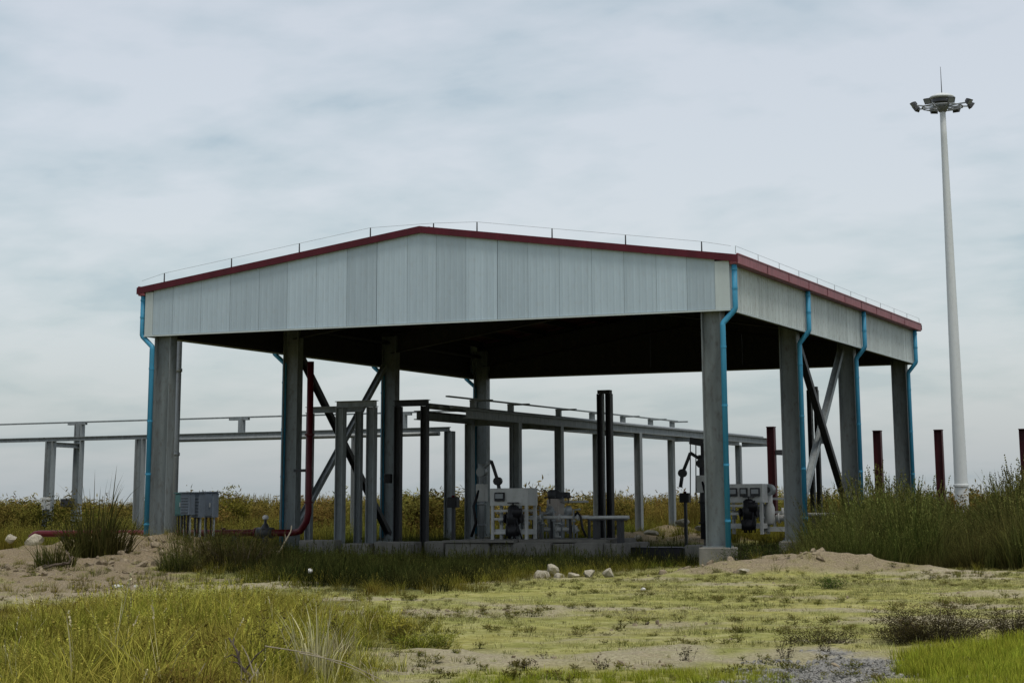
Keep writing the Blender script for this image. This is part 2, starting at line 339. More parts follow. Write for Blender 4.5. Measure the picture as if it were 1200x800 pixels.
# ------------------------------------------------------------------ mesh collector
class MB:
    def __init__(s): s.v = []; s.f = []
    def add(s, vs, fs):
        n = len(s.v); s.v += [tuple(map(float, p)) for p in vs]; s.f += [tuple(i+n for i in f) for f in fs]; return s
    def box(s, lo, hi):
        (a, b, c), (d, e, f) = lo, hi
        return s.add([(a, b, c), (d, b, c), (d, e, c), (a, e, c), (a, b, f), (d, b, f), (d, e, f), (a, e, f)],
                     [(0, 3, 2, 1), (4, 5, 6, 7), (0, 1, 5, 4), (1, 2, 6, 5), (2, 3, 7, 6), (3, 0, 4, 7)])
    def cbox(s, lo, hi, r=.01):
        """box with chamfered vertical edges and top"""
        (a, b, c), (d, e, f) = lo, hi
        ring = lambda z, i: [(a+i, b, z), (d-i, b, z), (d, b+i, z), (d, e-i, z), (d-i, e, z), (a+i, e, z), (a, e-i, z), (a, b+i, z)]
        ins = [(x+(r if x < (a+d)/2 else -r), y+(r if y < (b+e)/2 else -r), f) for x, y, _ in ring(f, r)]
        v = ring(c, r)+ring(f-r, r)+ins
        fs = [tuple(range(7, -1, -1)), tuple(range(16, 24))]
        for k in range(2):
            for i in range(8): j = (i+1) % 8; fs.append((k*8+i, k*8+j, k*8+8+j, k*8+8+i))
        return s.add(v, fs)
    def frame(s, p, q, up=(0, 0, 1)):
        p, q = np.array(p, float), np.array(q, float); t = q-p; L = np.linalg.norm(t); t = t/L
        u = np.array(up, float)
        if abs(np.dot(u, t)) > .98: u = np.array((0., 1., 0.))
        a = np.cross(t, u); a /= np.linalg.norm(a); b = np.cross(a, t)
        return p, q, t, a, b
    def bar(s, p, q, w, h, up=(0, 0, 1)):
        p, q, t, a, b = s.frame(p, q, up)
        v = [c+a*w/2*i+b*h/2*j for c in (p, q) for i, j in ((-1, -1), (1, -1), (1, 1), (-1, 1))]
        return s.add(v, [(0, 1, 2, 3), (7, 6, 5, 4), (0, 4, 5, 1), (1, 5, 6, 2), (2, 6, 7, 3), (3, 7, 4, 0)])
    def prism(s, p, q, prof, up=(0, 0, 1)):
        p, q, t, a, b = s.frame(p, q, up); n = len(prof)
        v = [c+a*x+b*y for c in (p, q) for x, y in prof]
        fs = [(i, (i+1) % n, n+(i+1) % n, n+i) for i in range(n)]
        return s.add(v, fs+[tuple(range(n-1, -1, -1)), tuple(range(n, 2*n))])
    def hbeam(s, p, q, w, h, tf=.03, tw=.02, up=(0, 0, 1)):
        """I section: flanges of width w at +-h/2 along up"""
        x, y, k = w/2, h/2, tw/2
        return s.prism(p, q, [(-x, -y), (x, -y), (x, -y+tf), (k, -y+tf), (k, y-tf), (x, y-tf), (x, y), (-x, y), (-x, y-tf), (-k, y-tf), (-k, -y+tf), (-x, -y+tf)], up)
    def tube(s, pts, r, n=10, caps=True):
        pts = [np.array(p, float) for p in pts]; rs = r if isinstance(r, (list, tuple)) else [r]*len(pts)
        prev = None; rings = []
        for i, p in enumerate(pts):
            t = pts[min(i+1, len(pts)-1)]-pts[max(i-1, 0)]; t /= np.linalg.norm(t)+1e-12
            if prev is None:
                u = np.array((0, 0, 1.)) if abs(t[2]) < .9 else np.array((1., 0, 0)); a = np.cross(t, u)
            else: a = prev-t*np.dot(prev, t)
            a /= np.linalg.norm(a)+1e-12; b = np.cross(t, a); prev = a
            rings.append([p+rs[i]*(a*math.cos(2*math.pi*k/n)+b*math.sin(2*math.pi*k/n)) for k in range(n)])
        v = [q for r_ in rings for q in r_]; fs = []
        for i in range(len(rings)-1):
            for k in range(n): j = (k+1) % n; fs.append((i*n+k, i*n+j, i*n+n+j, i*n+n+k))
        if caps: fs += [tuple(range(n-1, -1, -1)), tuple(range((len(rings)-1)*n, len(rings)*n))]
        return s.add(v, fs)
    def cyl(s, p, q, r, n=12): return s.tube([p, q], r, n)
    def lathe(s, c, prof, n=16):
        c = np.array(c, float); v = []; fs = []
        for r, z in prof: v += [c+np.array((r*math.cos(2*math.pi*k/n), r*math.sin(2*math.pi*k/n), z)) for k in range(n)]
        for i in range(len(prof)-1):
            for k in range(n): j = (k+1) % n; fs.append((i*n+k, i*n+j, i*n+n+j, i*n+n+k))
        return s.add(v, fs+[tuple(range(n-1, -1, -1)), tuple(range((len(prof)-1)*n, len(prof)*n))])
    def build(s, name, mat, parent=None, smooth=False):
        me = bpy.data.meshes.new(name); me.from_pydata(s.v, [], s.f); me.update()
        if smooth: me.polygons.foreach_set('use_smooth', [len(p.vertices) == 4 for p in me.polygons])
        return link(name, me, mat, parent)
def link(name, me, mat, parent=None):
    if mat and not me.materials: me.materials.append(MATS[mat])
    o = bpy.data.objects.new(name, me); COL.objects.link(o)
    if parent is not None: put_under(o, parent)
    return o
def put_under(o, parent):                     # meshes are built in world space
    o.parent = parent; o.matrix_parent_inverse = MW[parent.name].inverted() if parent.name in MW else Matrix.Identity(4)
MW = {}
def empty(name, loc):
    o = bpy.data.objects.new(name, None); COL.objects.link(o); o.location = Vector(tuple(map(float, loc))); o.empty_display_size = .3
    MW[o.name] = Matrix.Translation(o.location); return o
def tag(o, label=None, cat=None, group=None, kind=None):
    if label: o['label'] = label
    if cat: o['category'] = cat
    if group: o['group'] = group
    if kind or cat: o['kind'] = kind or 'thing'
    return o
def gz(x, y): return float(ground_h(np.array([x]), np.array([y]))[0])

# ------------------------------------------------------------------ the ground: one sheet, fine near the canopy, to the horizon
def axis(lo, hi, step, far):
    a = list(np.arange(lo, hi+1e-6, step)); s = step; l, h = [], []
    x = lo
    while x > -far: s *= 1.13; x -= s; l.append(x)
    s = step; x = a[-1]
    while x < far: s *= 1.13; x += s; h.append(x)
    return np.array(l[::-1]+a+h)
def build_ground():
    xs, ys = axis(-14, 34, .16, 3500), axis(-36, 24, .16, 3500)
    X, Y = np.meshgrid(xs, ys); x, y = X.ravel(), Y.ravel()
    z = ground_h(x, y)
    sm = sand_mask(x, y); z = z + (.035*(fbm(x*4, y*4, 61, 3)-.5)+.20*sm*(fbm(x*1.7, y*1.7, 63, 4)-.5))*(1-sstep(60, 90, np.hypot(x-20, y+10)))
    z -= gravel_mask(x, y)*.03
    nx, ny = len(xs), len(ys)
    i = np.arange(nx*ny).reshape(ny, nx)
    q = np.stack([i[:-1, :-1], i[:-1, 1:], i[1:, 1:], i[1:, :-1]], -1).reshape(-1, 4)
    me = bpy.data.meshes.new('ground')
    me.vertices.add(len(x)); me.vertices.foreach_set('co', np.stack([x, y, z], -1).ravel().astype(np.float32))
    me.loops.add(q.size); me.loops.foreach_set('vertex_index', q.ravel().astype(np.int32))
    me.polygons.add(len(q)); me.polygons.foreach_set('loop_start', np.arange(0, q.size, 4, dtype=np.int32)); me.polygons.foreach_set('loop_total', np.full(len(q), 4, np.int32))
    me.polygons.foreach_set('use_smooth', np.ones(len(q), bool))
    me.update(calc_edges=True); me.validate()
    n = fbm(x*.8, y*.8, 71, 3)-.5
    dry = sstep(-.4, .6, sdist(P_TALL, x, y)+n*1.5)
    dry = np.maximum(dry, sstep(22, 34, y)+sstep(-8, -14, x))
    wd = np.maximum(sstep(-.8, .8, sdist(P_SHADE, x, y)+n*2), sstep(-1, 1.5, y+n*2)*sstep(1, 3, x))  # weed cover and painted canopy shade share this mask
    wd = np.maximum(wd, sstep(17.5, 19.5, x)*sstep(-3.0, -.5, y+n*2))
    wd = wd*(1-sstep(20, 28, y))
    for nm, arr in (('bank', sstep(.03, .12, mound_g(x, y))+sstep(12, 9, x)*sstep(-22, -17, y)), ('sand', sm), ('gravel', gravel_mask(x, y)), ('dry', np.clip(dry, 0, 1)), ('weed_shade', np.clip(wd, 0, 1))):
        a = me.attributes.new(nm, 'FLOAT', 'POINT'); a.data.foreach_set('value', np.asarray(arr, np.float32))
    o = link('ground', me, 'ground'); tag(o, kind='structure')
build_ground()

# ------------------------------------------------------------------ the canopy
COLX = (.55, 17.21); COLY = (.27, 7.83, 14.96, 23.03)
ZE = HC+HF
def roof_z(x): return ZE + RISE*(1-abs(x-W/2)/(W/2))
def panel_mb(p0, u, n, w, zb, zt, ribs, depth, thick=.035):
    """upright cladding sheet: starts at p0, runs w along u, faces n; zt(s) is its top edge; trapezoidal ribs of the given depth"""
    p0, u, n = np.array(p0, float), np.array(u, float), np.array(n, float)
    prof = [(0, 0)]; pitch = w/ribs
    for k in range(ribs):
        s = k*pitch
        prof += [(s+pitch*.32, 0), (s+pitch*.40, depth), (s+pitch*.60, depth), (s+pitch*.68, 0)]
    prof.append((w, 0)); v = []; fs = []
    for s, dd in prof:
        b = p0+u*s+n*dd
        v += [(b[0], b[1], zb), (b[0], b[1], zt(s))]
    m = len(prof)
    fs += [(2*i, 2*i+2, 2*i+3, 2*i+1) for i in range(m-1)]
    for s in (0, w):
        b = p0+u*(s+(-.0025 if s == 0 else .0025))-n*thick; v += [(b[0], b[1], zb), (b[0], b[1], zt(s))]
    a = 2*m
    mid = None
    fs += [(a, a+1, a+3, a+2), (0, 1, a+1, a), (2*m-2, a+2, a+3, 2*m-1)]
    fs += [tuple([a]+[2*i for i in range(m)]+[a+2])[::-1], tuple([a+1]+[2*i+1 for i in range(m)]+[a+3])]
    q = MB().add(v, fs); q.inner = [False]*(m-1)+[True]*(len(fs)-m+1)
    return q
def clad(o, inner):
    o.data.materials.append(MATS['inside_shade'])  # inner faces take the colour with the roof shade in it
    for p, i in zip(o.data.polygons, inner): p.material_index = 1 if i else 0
def sweep_points(lo, hi, step):
    n = max(1, round((hi-lo)/step)); return [lo+(hi-lo)*k/n for k in range(n+1)]
def build_canopy():
    root = empty('canopy', (W/2, D/2, 0))
    tag(root, 'large open-sided steel canopy with grey ribbed fascia, red roof edge and blue downpipes', 'canopy')
    G = .003
    # front and rear gable sheets
    seams = [179, 202, 235, 269, 303, 336, 370, 406, 441, 477, 511, 546, 583, 619, 656, 694, 732, 770, 806, 839]
    xs = [float(at_y(px, 375, 0)[0]) for px in seams]
    def gable(xa, xb, y, ny):
        ga = .009 if min(abs(xa-xs[8]), abs(xa-xs[12])) < .01 else G
        parts = [(xa+ga, xb-xa-ga-G)]
        if xa < W/2 < xb: parts = [(xa+ga, W/2-xa-ga), (W/2, xb-G-W/2)]
        mb = MB(); inner = []
        for x0, ww in parts:
            r = max(1, round(ww/.17))
            if ny < 0: q = panel_mb((x0, y, 0), (1, 0, 0), (0, -1, 0), ww, HC, lambda s, x0=x0: roof_z(x0+s)-.03, r, .005)
            else: q = panel_mb((x0+ww, y, 0), (-1, 0, 0), (0, 1, 0), ww, HC, lambda s, x1=x0+ww: roof_z(x1-s)-.03, r, .005)
            mb.add(q.v, q.f); inner += q.inner
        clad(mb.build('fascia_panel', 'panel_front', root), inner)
    for y, ny in ((0.0, -1), (D, 1)):
        for a, b in zip(xs[:-1], xs[1:]): gable(a, b, y, ny)
    # side sheets, right and left
    for X, nx in ((W, 1), (0, -1)):
        ys = sweep_points(.22, D-.22, .86)
        for a, b in zip(ys[:-1], ys[1:]):
            w = b-a-2*G
            if nx > 0: q = panel_mb((X, a+G, 0), (0, 1, 0), (1, 0, 0), w, HC, lambda s: ZE-.02, 4, .022)
            else: q = panel_mb((X, b-G, 0), (0, -1, 0), (-1, 0, 0), w, HC, lambda s: ZE-.02, 4, .022)
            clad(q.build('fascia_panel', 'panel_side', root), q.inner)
    # corner flashings
    for cx, sx in ((0, -1), (W, 1)):
        for cy, sy in ((0, -1), (D, 1)):
            wx = abs((xs[0] if cx == 0 else W-xs[-1]))-G
            m = MB(); o = .014
            zt = ZE-.035
            x_in = cx-sx*wx; y_in = cy-sy*.21
            m.box((min(cx+sx*o, x_in), min(cy+sy*o, cy-sy*.02), HC-.004), (max(cx+sx*o, x_in), max(cy+sy*o, cy-sy*.02), zt))
            m.box((min(cx+sx*o, cx-sx*.02), min(cy-sy*.021, y_in), HC-.004), (max(cx+sx*o, cx-sx*.02), max(cy-sy*.021, y_in), zt))
            m.build('corner_flashing', 'trim_light', root)
    # bottom drip trims
    m = MB().box((-.02, -.035, HC-.05), (W+.02, .05, HC-.008)); m.build('drip_trim', 'trim_light', root)
    m = MB().box((-.02, D-.05, HC-.05), (W+.02, D+.035, HC-.008)); m.build('drip_trim', 'trim_light', root)
    m = MB().box((W-.05, .06, HC-.048), (W+.03, D-.06, HC-.009)); m.build('drip_trim', 'trim_light', root)
    m = MB().box((-.03, .06, HC-.048), (.05, D-.06, HC-.009)); m.build('drip_trim', 'trim_light', root)
    # frame behind the drip edge
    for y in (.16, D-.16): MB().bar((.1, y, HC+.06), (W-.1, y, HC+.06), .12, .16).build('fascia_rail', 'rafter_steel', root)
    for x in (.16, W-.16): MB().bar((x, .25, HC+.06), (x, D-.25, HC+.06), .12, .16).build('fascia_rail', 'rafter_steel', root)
    # roof sheets
    sl = RISE/(W/2)
    for s in (-1, 1):
        m = MB(); x0 = W/2+s*(W/2+.03)
        zz = roof_z(W/2)
        ze = ZE-.03*sl
        v = []
        for y in (-.05, D+.05):
            v += [(W/2, y, zz+.02), (x0, y, ze+.02), (x0, y, ze+.10), (W/2, y, zz+.10)]
        m.add(v, [(0, 1, 2, 3), (7, 6, 5, 4), (0, 4, 5, 1), (1, 5, 6, 2), (2, 6, 7, 3), (3, 7, 4, 0)])
        o = m.build('roof_slope', 'roof_sheet', root)
        rb = MB()
        for y in np.arange(.3, D, .45):
            rb.bar((W/2+s*.06, y, zz+.115), (x0, y, ze+.12), .06, .04)
        rb.build('roof_rib', 'roof_sheet', o)['kind'] = 'stuff'
    MB().box((W/2-.25, .02, roof_z(W/2)+.07), (W/2+.25, D-.02, roof_z(W/2)+.13)).build('ridge_cap', 'roof_sheet', root)
    # red rake trims on the gables, mitred at the ridge
    h0, h1 = -.045, .145
    for y0, y1 in ((-.10, -.04), (D+.04, D+.10)):
        for s in (-1, 1):
            xe = W/2+s*(W/2+.275); ze = roof_z(0)-.275*sl
            v = []
            for y in (y0, y1):
                v += [(xe, y, ze+h0), (W/2, y, roof_z(W/2)+h0), (W/2, y, roof_z(W/2)+h1), (xe, y, ze+h1)]
            MB().add(v, [(0, 1, 2, 3), (7, 6, 5, 4), (0, 4, 5, 1), (1, 5, 6, 2), (2, 6, 7, 3), (3, 7, 4, 0)]).build('rake_trim', 'rake_red', root)
    # eaves gutters: folded red trough with a pale lip
    for X, s in ((W, 1), (0, -1)):
        prof = [(.035, -.13), (.24, -.13), (.26, -.11), (.26, .12), (.245, .12), (.235, -.1), (.05, -.1), (.05, .08), (.035, .08)]
        n = len(prof); v = [(X+s*a, y, ZE+b) for y in (-.035, D+.035) for a, b in prof]
        g = MB().add(v, [(i, (i+1) % n, n+(i+1) % n, n+i) for i in range(n)]+[tuple(range(n-1, -1, -1)), tuple(range(n, 2*n))]).build('gutter', 'gutter_red', root)
        MB().box((min(X+s*.225, X+s*.275), -.036, ZE+.121), (max(X+s*.225, X+s*.275), D+.036, ZE+.150)).build('gutter_lip', 'gutter_red', g)
        for y in sweep_points(.6, D-.6, 2.3)[1:-1]:
            MB().box((min(X+s*.262, X+s*.268), y-.02, ZE-.1), (max(X+s*.262, X+s*.268), y+.02, ZE+.118)).build('gutter_joint', 'rake_red', g)
    # columns, plinths, rafters
    for ix, X in enumerate(COLX):
        for k, Y in enumerate(COLY):
            base = {(0, 1): -.35, (0, 2): -.12, (0, 3): -.1}.get((ix, k), 0.0)
            c = MB().hbeam((X, Y, base), (X, Y, ZE-.25), .36, .54, .03, .018, up=(1, 0, 0)).build('column', 'column_steel', root)
            MB().box((X-.33, Y-.26, base-.03), (X+.33, Y+.26, base)).build('base_plate', 'column_steel', c)
            for sx in (-.29, .29):
                for sy in (-.2, .2): MB().cyl((X+sx, Y+sy, base), (X+sx, Y+sy, base+.07), .022, 6).build('anchor_bolt', 'dark_steel', c)
            MB().cbox((X-.42, Y-.36, -1.1), (X+.42, Y+.36, base-.03), .025).build('plinth', 'concrete', root)
    for Y in COLY:
        for s in (-1, 1):
            X = COLX[0] if s < 0 else COLX[1]
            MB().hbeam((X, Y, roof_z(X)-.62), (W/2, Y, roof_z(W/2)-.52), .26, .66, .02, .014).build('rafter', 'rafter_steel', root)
    for s in (-1, 1):
        for k in range(7):
            x = W/2+s*(.35+k*1.32); z = roof_z(x)-.1
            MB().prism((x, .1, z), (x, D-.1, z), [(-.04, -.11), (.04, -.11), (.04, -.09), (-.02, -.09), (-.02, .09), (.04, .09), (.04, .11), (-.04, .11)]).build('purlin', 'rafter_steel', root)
    for a, b in zip(COLY[:-1], COLY[1:]):
        for X in COLX: MB().cyl((X, a+.2, ZE-.5), (X, b-.2, ZE-.5), .07, 10).build('tie_tube', 'rafter_steel', root)
    # crossed wind braces in the middle bay of each side
    for X, up in ((COLX[0], 1), (COLX[1], 1)):
        a, b = COLY[1], COLY[2]
        MB().hbeam((X+.10, a+.25, 5.95), (X+.10, b-.25, .10), .17, .20, .016, .012, up=(1, 0, 0)).build('brace', 'rack_steel' if False else 'dark_steel', root)
        MB().hbeam((X-.12, a+.25, .10), (X-.12, b-.25, 5.95), .17, .20, .016, .012, up=(1, 0, 0)).build('brace', 'rack_steel', root)
        MB().box((X-.02, (a+b)/2-.2, 2.83), (X-.002, (a+b)/2+.2, 3.23)).build('brace_gusset', 'rack_steel', root)
    # downpipes with clips
    for X, s, ix in ((W, 1, 1), (0, -1, 0)):
        for k, Y in enumerate(COLY):
            y = Y-.28 if s > 0 else Y-.05
            if k == 0: y = .06
            xo, xi = X+s*.135, X-s*(.20 if s > 0 else .26)
            if k > 0: xi = X-s*(.17 if s > 0 else .27)
            yi = y if k else y-.06
            bz = -.05 if s > 0 else -.02
            pts = [(xo, y, ZE-.13), (xo, y, 6.06), (xo, y, 6.02), (xo-s*.02, y, 5.97), (xi+s*.02, (y+yi)/2, 5.66), (xi, yi, 5.60), (xi, yi, 5.56), (xi, yi, bz)]
            p = MB().tube(pts, .072, 14).build('downpipe', 'downpipe_blue', root, True)
            cl = MB()
            for z in (.6, 2.0, 3.5, 5.0): cl.cyl((xi, yi, z), (xi, yi, z+.05), .082, 12)
            for z in (6.5, 7.0): cl.cyl((xo, y, z), (xo, y, z+.05), .082, 12)
            cl.build('pipe_clip', 'downpipe_blue', p)
    # pale conduit standing behind the front-left column, up to the fascia
    q = at_y(209.5, 430, 2.6); x, y = q[0], q[1]
    m = MB().cyl((x, y, -.45), (x, y, HC+.1), .085, 12); m.cyl((x, y, 5.1), (x, y, 5.2), .11, 12); m.cyl((x, y, 2.6), (x, y, 2.7), .11, 12)
    m.build('conduit', 'galvanised', root, True)
    # lightning conductor: studs and a thin wire round the roof edge
    tops = []
    for px in (194, 272, 351, 434, 508, 559, 647, 733, 822):
        x = float(at_y(px, 280, -.07)[0]); z = roof_z(x)+.14; h = .26 if px != 508 else .12
        MB().tube([(x, -.07, z-.01), (x, -.07, z+h)], [.02, .016], 6).build('lightning_stud', 'dark_steel', root); tops.append((x, -.07, z+h))
    tops = [(-.12, -.07, ZE+.3)]+tops+[(W+.1, -.07, ZE+.34)]
    MB().tube(sorted(tops), .0045, 5).build('lightning_wire', 'galvanised', root)
    et = []
    for y in sweep_points(.0, D, 2.2):
        MB().tube([(W+.2, y, ZE+.14), (W+.2, y, ZE+.34)], .008, 5).build('lightning_stud', 'galvanised', root); et.append((W+.2, y, ZE+.34))
    MB().tube(et, .004, 5).build('lightning_wire', 'galvanised', root)
build_canopy()

# ------------------------------------------------------------------ pipe racks behind
def rack_leg(x, y, z, name, parent, s=.34, mat='rack_steel', up=(1, 0, 0)):
    zb = gz(x, y)-.3
    return MB().hbeam((x, y, zb), (x, y, z), s*.8, s*.8, .026, .02, up).build(name, mat, parent)
def build_long_rack():
    A, B = at_z(-60, 515.5, 4.06), at_z(527, 500, 4.06)
    root = empty('pipe_rack', (A[0], A[1], gz(A[0], A[1])))
    tag(root, 'long grey pipe rack crossing behind the canopy from the left edge', 'pipe rack')
    dirv = (B-A)/np.linalg.norm(B-A); nrm = np.array((-dirv[1], dirv[0], 0))
    def along(px, off):   # point on the rack line (shifted off metres) seen at px
        P = A+nrm*off
        r = ray(px, 510); c = np.cross
        d1 = r[:2]; d2 = dirv[:2]; m = np.array([[d1[0], -d2[0]], [d1[1], -d2[1]]])
        t = np.linalg.solve(m, (P-CAM)[:2])
        return P+dirv*t[1]
    zt = 4.06
    Wd = 2.6
    MB().hbeam(A+(0, 0, -.08), B+(0, 0, -.08), .2, .17, .03, .02).build('beam', 'rack_steel', root)
    a2, b2 = A+nrm*Wd, along(520, Wd)
    MB().hbeam(a2+(0, 0, .02), b2+(0, 0, .02), .2, .17, .03, .02).build('beam', 'rack_steel', root)
    zr = float(at_d(93, 494.5, math.hypot(*(along(93, Wd)-CAM)[:2]))[2])
    MB().bar(a2+(0, 0, zr-zt), along(560, Wd)+(0, 0, zr-zt), .16, .06).build('cable_tray', 'rack_steel', root)
    for px, off in ((60, 0), (165, 0), (203, 0), (527, 0), (93, Wd), (418, Wd), (640, Wd)):
        if px == 640: continue
        p = along(px, off); rack_leg(p[0], p[1], (zt-.166 if off == 0 else zt-.066) if px != 93 else zr-.05, 'leg', root, .42)
    for px in (93, 283, 283+190):
        p = along(px, Wd); MB().bar(p+(0, 0, zr-.06-zt), p+(0, 0, .03), .28, .2, (1, 0, 0)).build('bracket', 'rack_steel', root)
        MB().bar(p+dirv*-.6+(0, 0, zr-.07-zt), p+dirv*.35+(0, 0, zr-.07-zt), .16, .1).build('bracket_arm', 'rack_steel', root)
    p, q = along(60, 0), along(93, Wd)
    MB().hbeam(p+(0, 0, -.29), q+(0, 0, -.29), .2, .2, .02, .016).build('cross_beam', 'rack_steel', root)
    # pipes lying on the rack
    for off, r in ((.4, .085), (.9, .07)):
        MB().cyl(along(207, off)+(0, 0, .02-r*3), along(515, off)+(0, 0, .02-r*3), r, 10).build('pipe', 'galvanised', root, True)
    # small boxes fixed on the first legs
    p = along(57, -.28); z = 1.05
    MB().cbox((p[0]-.16, p[1]-.12, z), (p[0]+.16, p[1]+.12, z+.5), .02).build('junction_box', 'white_paint', root)
    p = along(84, Wd-.3); MB().cbox((p[0]-.35, p[1]-.15, 1.15), (p[0]+.2, p[1]+.15, 1.5), .02).build('junction_box', 'dark_steel', root)
build_long_rack()
def build_receding_rack():
    X0, X1, zt = 3.5, 5.3, 4.2
    ya, yb = 11.0, 48.4
    root = empty('pipe_rack', (X0, ya, gz(X0, ya)))
    tag(root, 'grey pipe rack on paired legs receding behind the rear of the canopy', 'pipe rack')
    for X in (X0, X1):
        MB().hbeam((X, ya, zt-.18), (X, yb, zt-.18), .22, .30, .03, .02).build('beam', 'rack_steel', root)
    for y in (15.3, 19.3, 28.0, 37.6, 48.2):
        for X in (X0, X1): rack_leg(X, y, zt-.331, 'leg', root, .34)
        MB().hbeam((X0+.19, y, zt-.28), (X1-.19, y, zt-.28), .2, .24, .02, .016).build('cross_beam', 'rack_steel', root)
    for y in (23.6, 32.8, 43):
        MB().hbeam((X0+.12, y, zt-.2), (X1-.12, y, zt-.2), .16, .2, .02, .016).build('cross_beam', 'rack_steel', root)
    zr = zt+.46
    for y in (15.6, 19.0, 23.8, 27.5, 31.2, 34.8, 37.8):
        MB().bar((X0, y, zt), (X0, y, zr), .2, .16).build('bracket', 'rack_steel', root)
        MB().bar((X0-.1, y-.02, zr+.03), (X0+.75, y-.02, zr+.03), .16, .06).build('bracket_arm', 'rack_steel', root)
    MB().bar((X0, 13.4, zr+.09), (X0, 38.5, zr+.09), .12, .05).build('cable_tray', 'rack_steel', root)
    for x, r in ((3.95, .10), (4.35, .07), (4.75, .055)):
        MB().cyl((x, ya, zt+r+.004), (x, yb-.1, zt+r+.004), r, 10).build('pipe', 'galvanised', root, True)
    MB().cyl((X0+.5, 44.5, gz(4, 44.5)-.2), (X0+.5, 44.5, zt-.05), .07, 8).build('riser_pipe', 'pipe_red', root, True)
build_receding_rack()
def build_portal(pxs, y, ytop, mat, label, lw, name='portal_frame'):
    P = [at_y(px, ytop, y) for px in pxs]; z = float(np.mean([p[2] for p in P]))
    root = empty(name, (P[0][0], y, gz(P[0][0], y))); tag(root, label, 'steel frame')
    for p in P: rack_leg(p[0], y, z-.21, 'leg', root, lw, mat)
    MB().hbeam((P[0][0]-lw/2, y, z-.1), (P[-1][0]+lw/2, y, z-.1), .26, .2, .02, .016).build('top_beam', mat, root)
    return root, P, z
build_portal((400, 436), 7.2, 469.5, 'rack_steel', 'grey two-leg steel frame behind the crossed braces of the left side', .33)
build_portal((364, 421), 9.6, 476, 'rack_steel', 'lower grey steel frame with one leg beside the red riser pipe', .26)
r_, P_, z_ = build_portal((467, 498), 10.6, 468.5, 'dark_steel', 'dark goalpost-shaped steel frame right of the third left column', .28)
MB().cbox((P_[0][0]-.3, 10.15, 1.8), (P_[0][0]-.1, 10.4, 2.1), .02).build('junction_box', 'black_steel', r_)

# ------------------------------------------------------------------ free standing posts
def build_black_post(px, ytop, d, w, label):
    p = at_d(px, ytop, d); x, y, z = p
    root = empty('steel_post', (x, y, 0)); tag(root, label, 'post')
    zb = -.75
    for s in (-1, 1):
        MB().hbeam((x+s*w*.29, y, zb), (x+s*w*.29, y, z-.12), w*.5, w*.36, .03, .02, up=(1, 0, 0)).build('post_half', 'black_steel', root)
    MB().box((x-w*.03, y-.1, zb), (x+w*.03, y-.07, z-.3)).build('cable_channel', 'galvanised', root)
    MB().box((x-w*.42, y-w*.24, z-.115), (x+w*.42, y+w*.24, z)).build('cap', 'black_steel', root)
    return root
build_black_post(708.5, 457, 65, .50, 'tall black double steel post standing free at the centre of the canopy')
build_black_post(952, 453, 72, .42, 'tall black steel post behind the crossed braces of the right side')
def build_red_post(px, ytop, Y, label):
    p = at_y(px, ytop, Y); x, y, z = p; zb = gz(x, y)-.4
    root = empty('red_post', (x, y, gz(x, y))); tag(root, label, 'post', 'dark red posts in a row behind the canopy')
    MB().hbeam((x, y, zb), (x, y, z), .30, .32, .03, .03, up=(1, 0, 0)).build('post', 'post_red', root)
    MB().box((x-.175, y-.17, z), (x+.175, y+.17, z+.03)).build('cap_plate', 'post_red', root)
    return root
rp = build_red_post(903.5, 500.5, 33, 'dark red post left of the second right column, with a lamp bracket')
q = at_y(908.5, 532, 33)
MB().tube([q, q+(.35, 0, -.02), q+(.6, 0, -.04)], .035, 6).cbox((q[0]+.02, q[1]-.1, q[2]-.02), (q[0]+.32, q[1]+.1, q[2]+.18), .02).build('bracket', 'dark_steel', rp)
build_red_post(1028, 505, 33, 'dark red post between the two rearmost right columns')
build_red_post(1099.5, 504, 33, 'dark red post between the canopy and the white light mast')
build_red_post(1199, 503, 33, 'dark red post cut by the right edge of the picture')

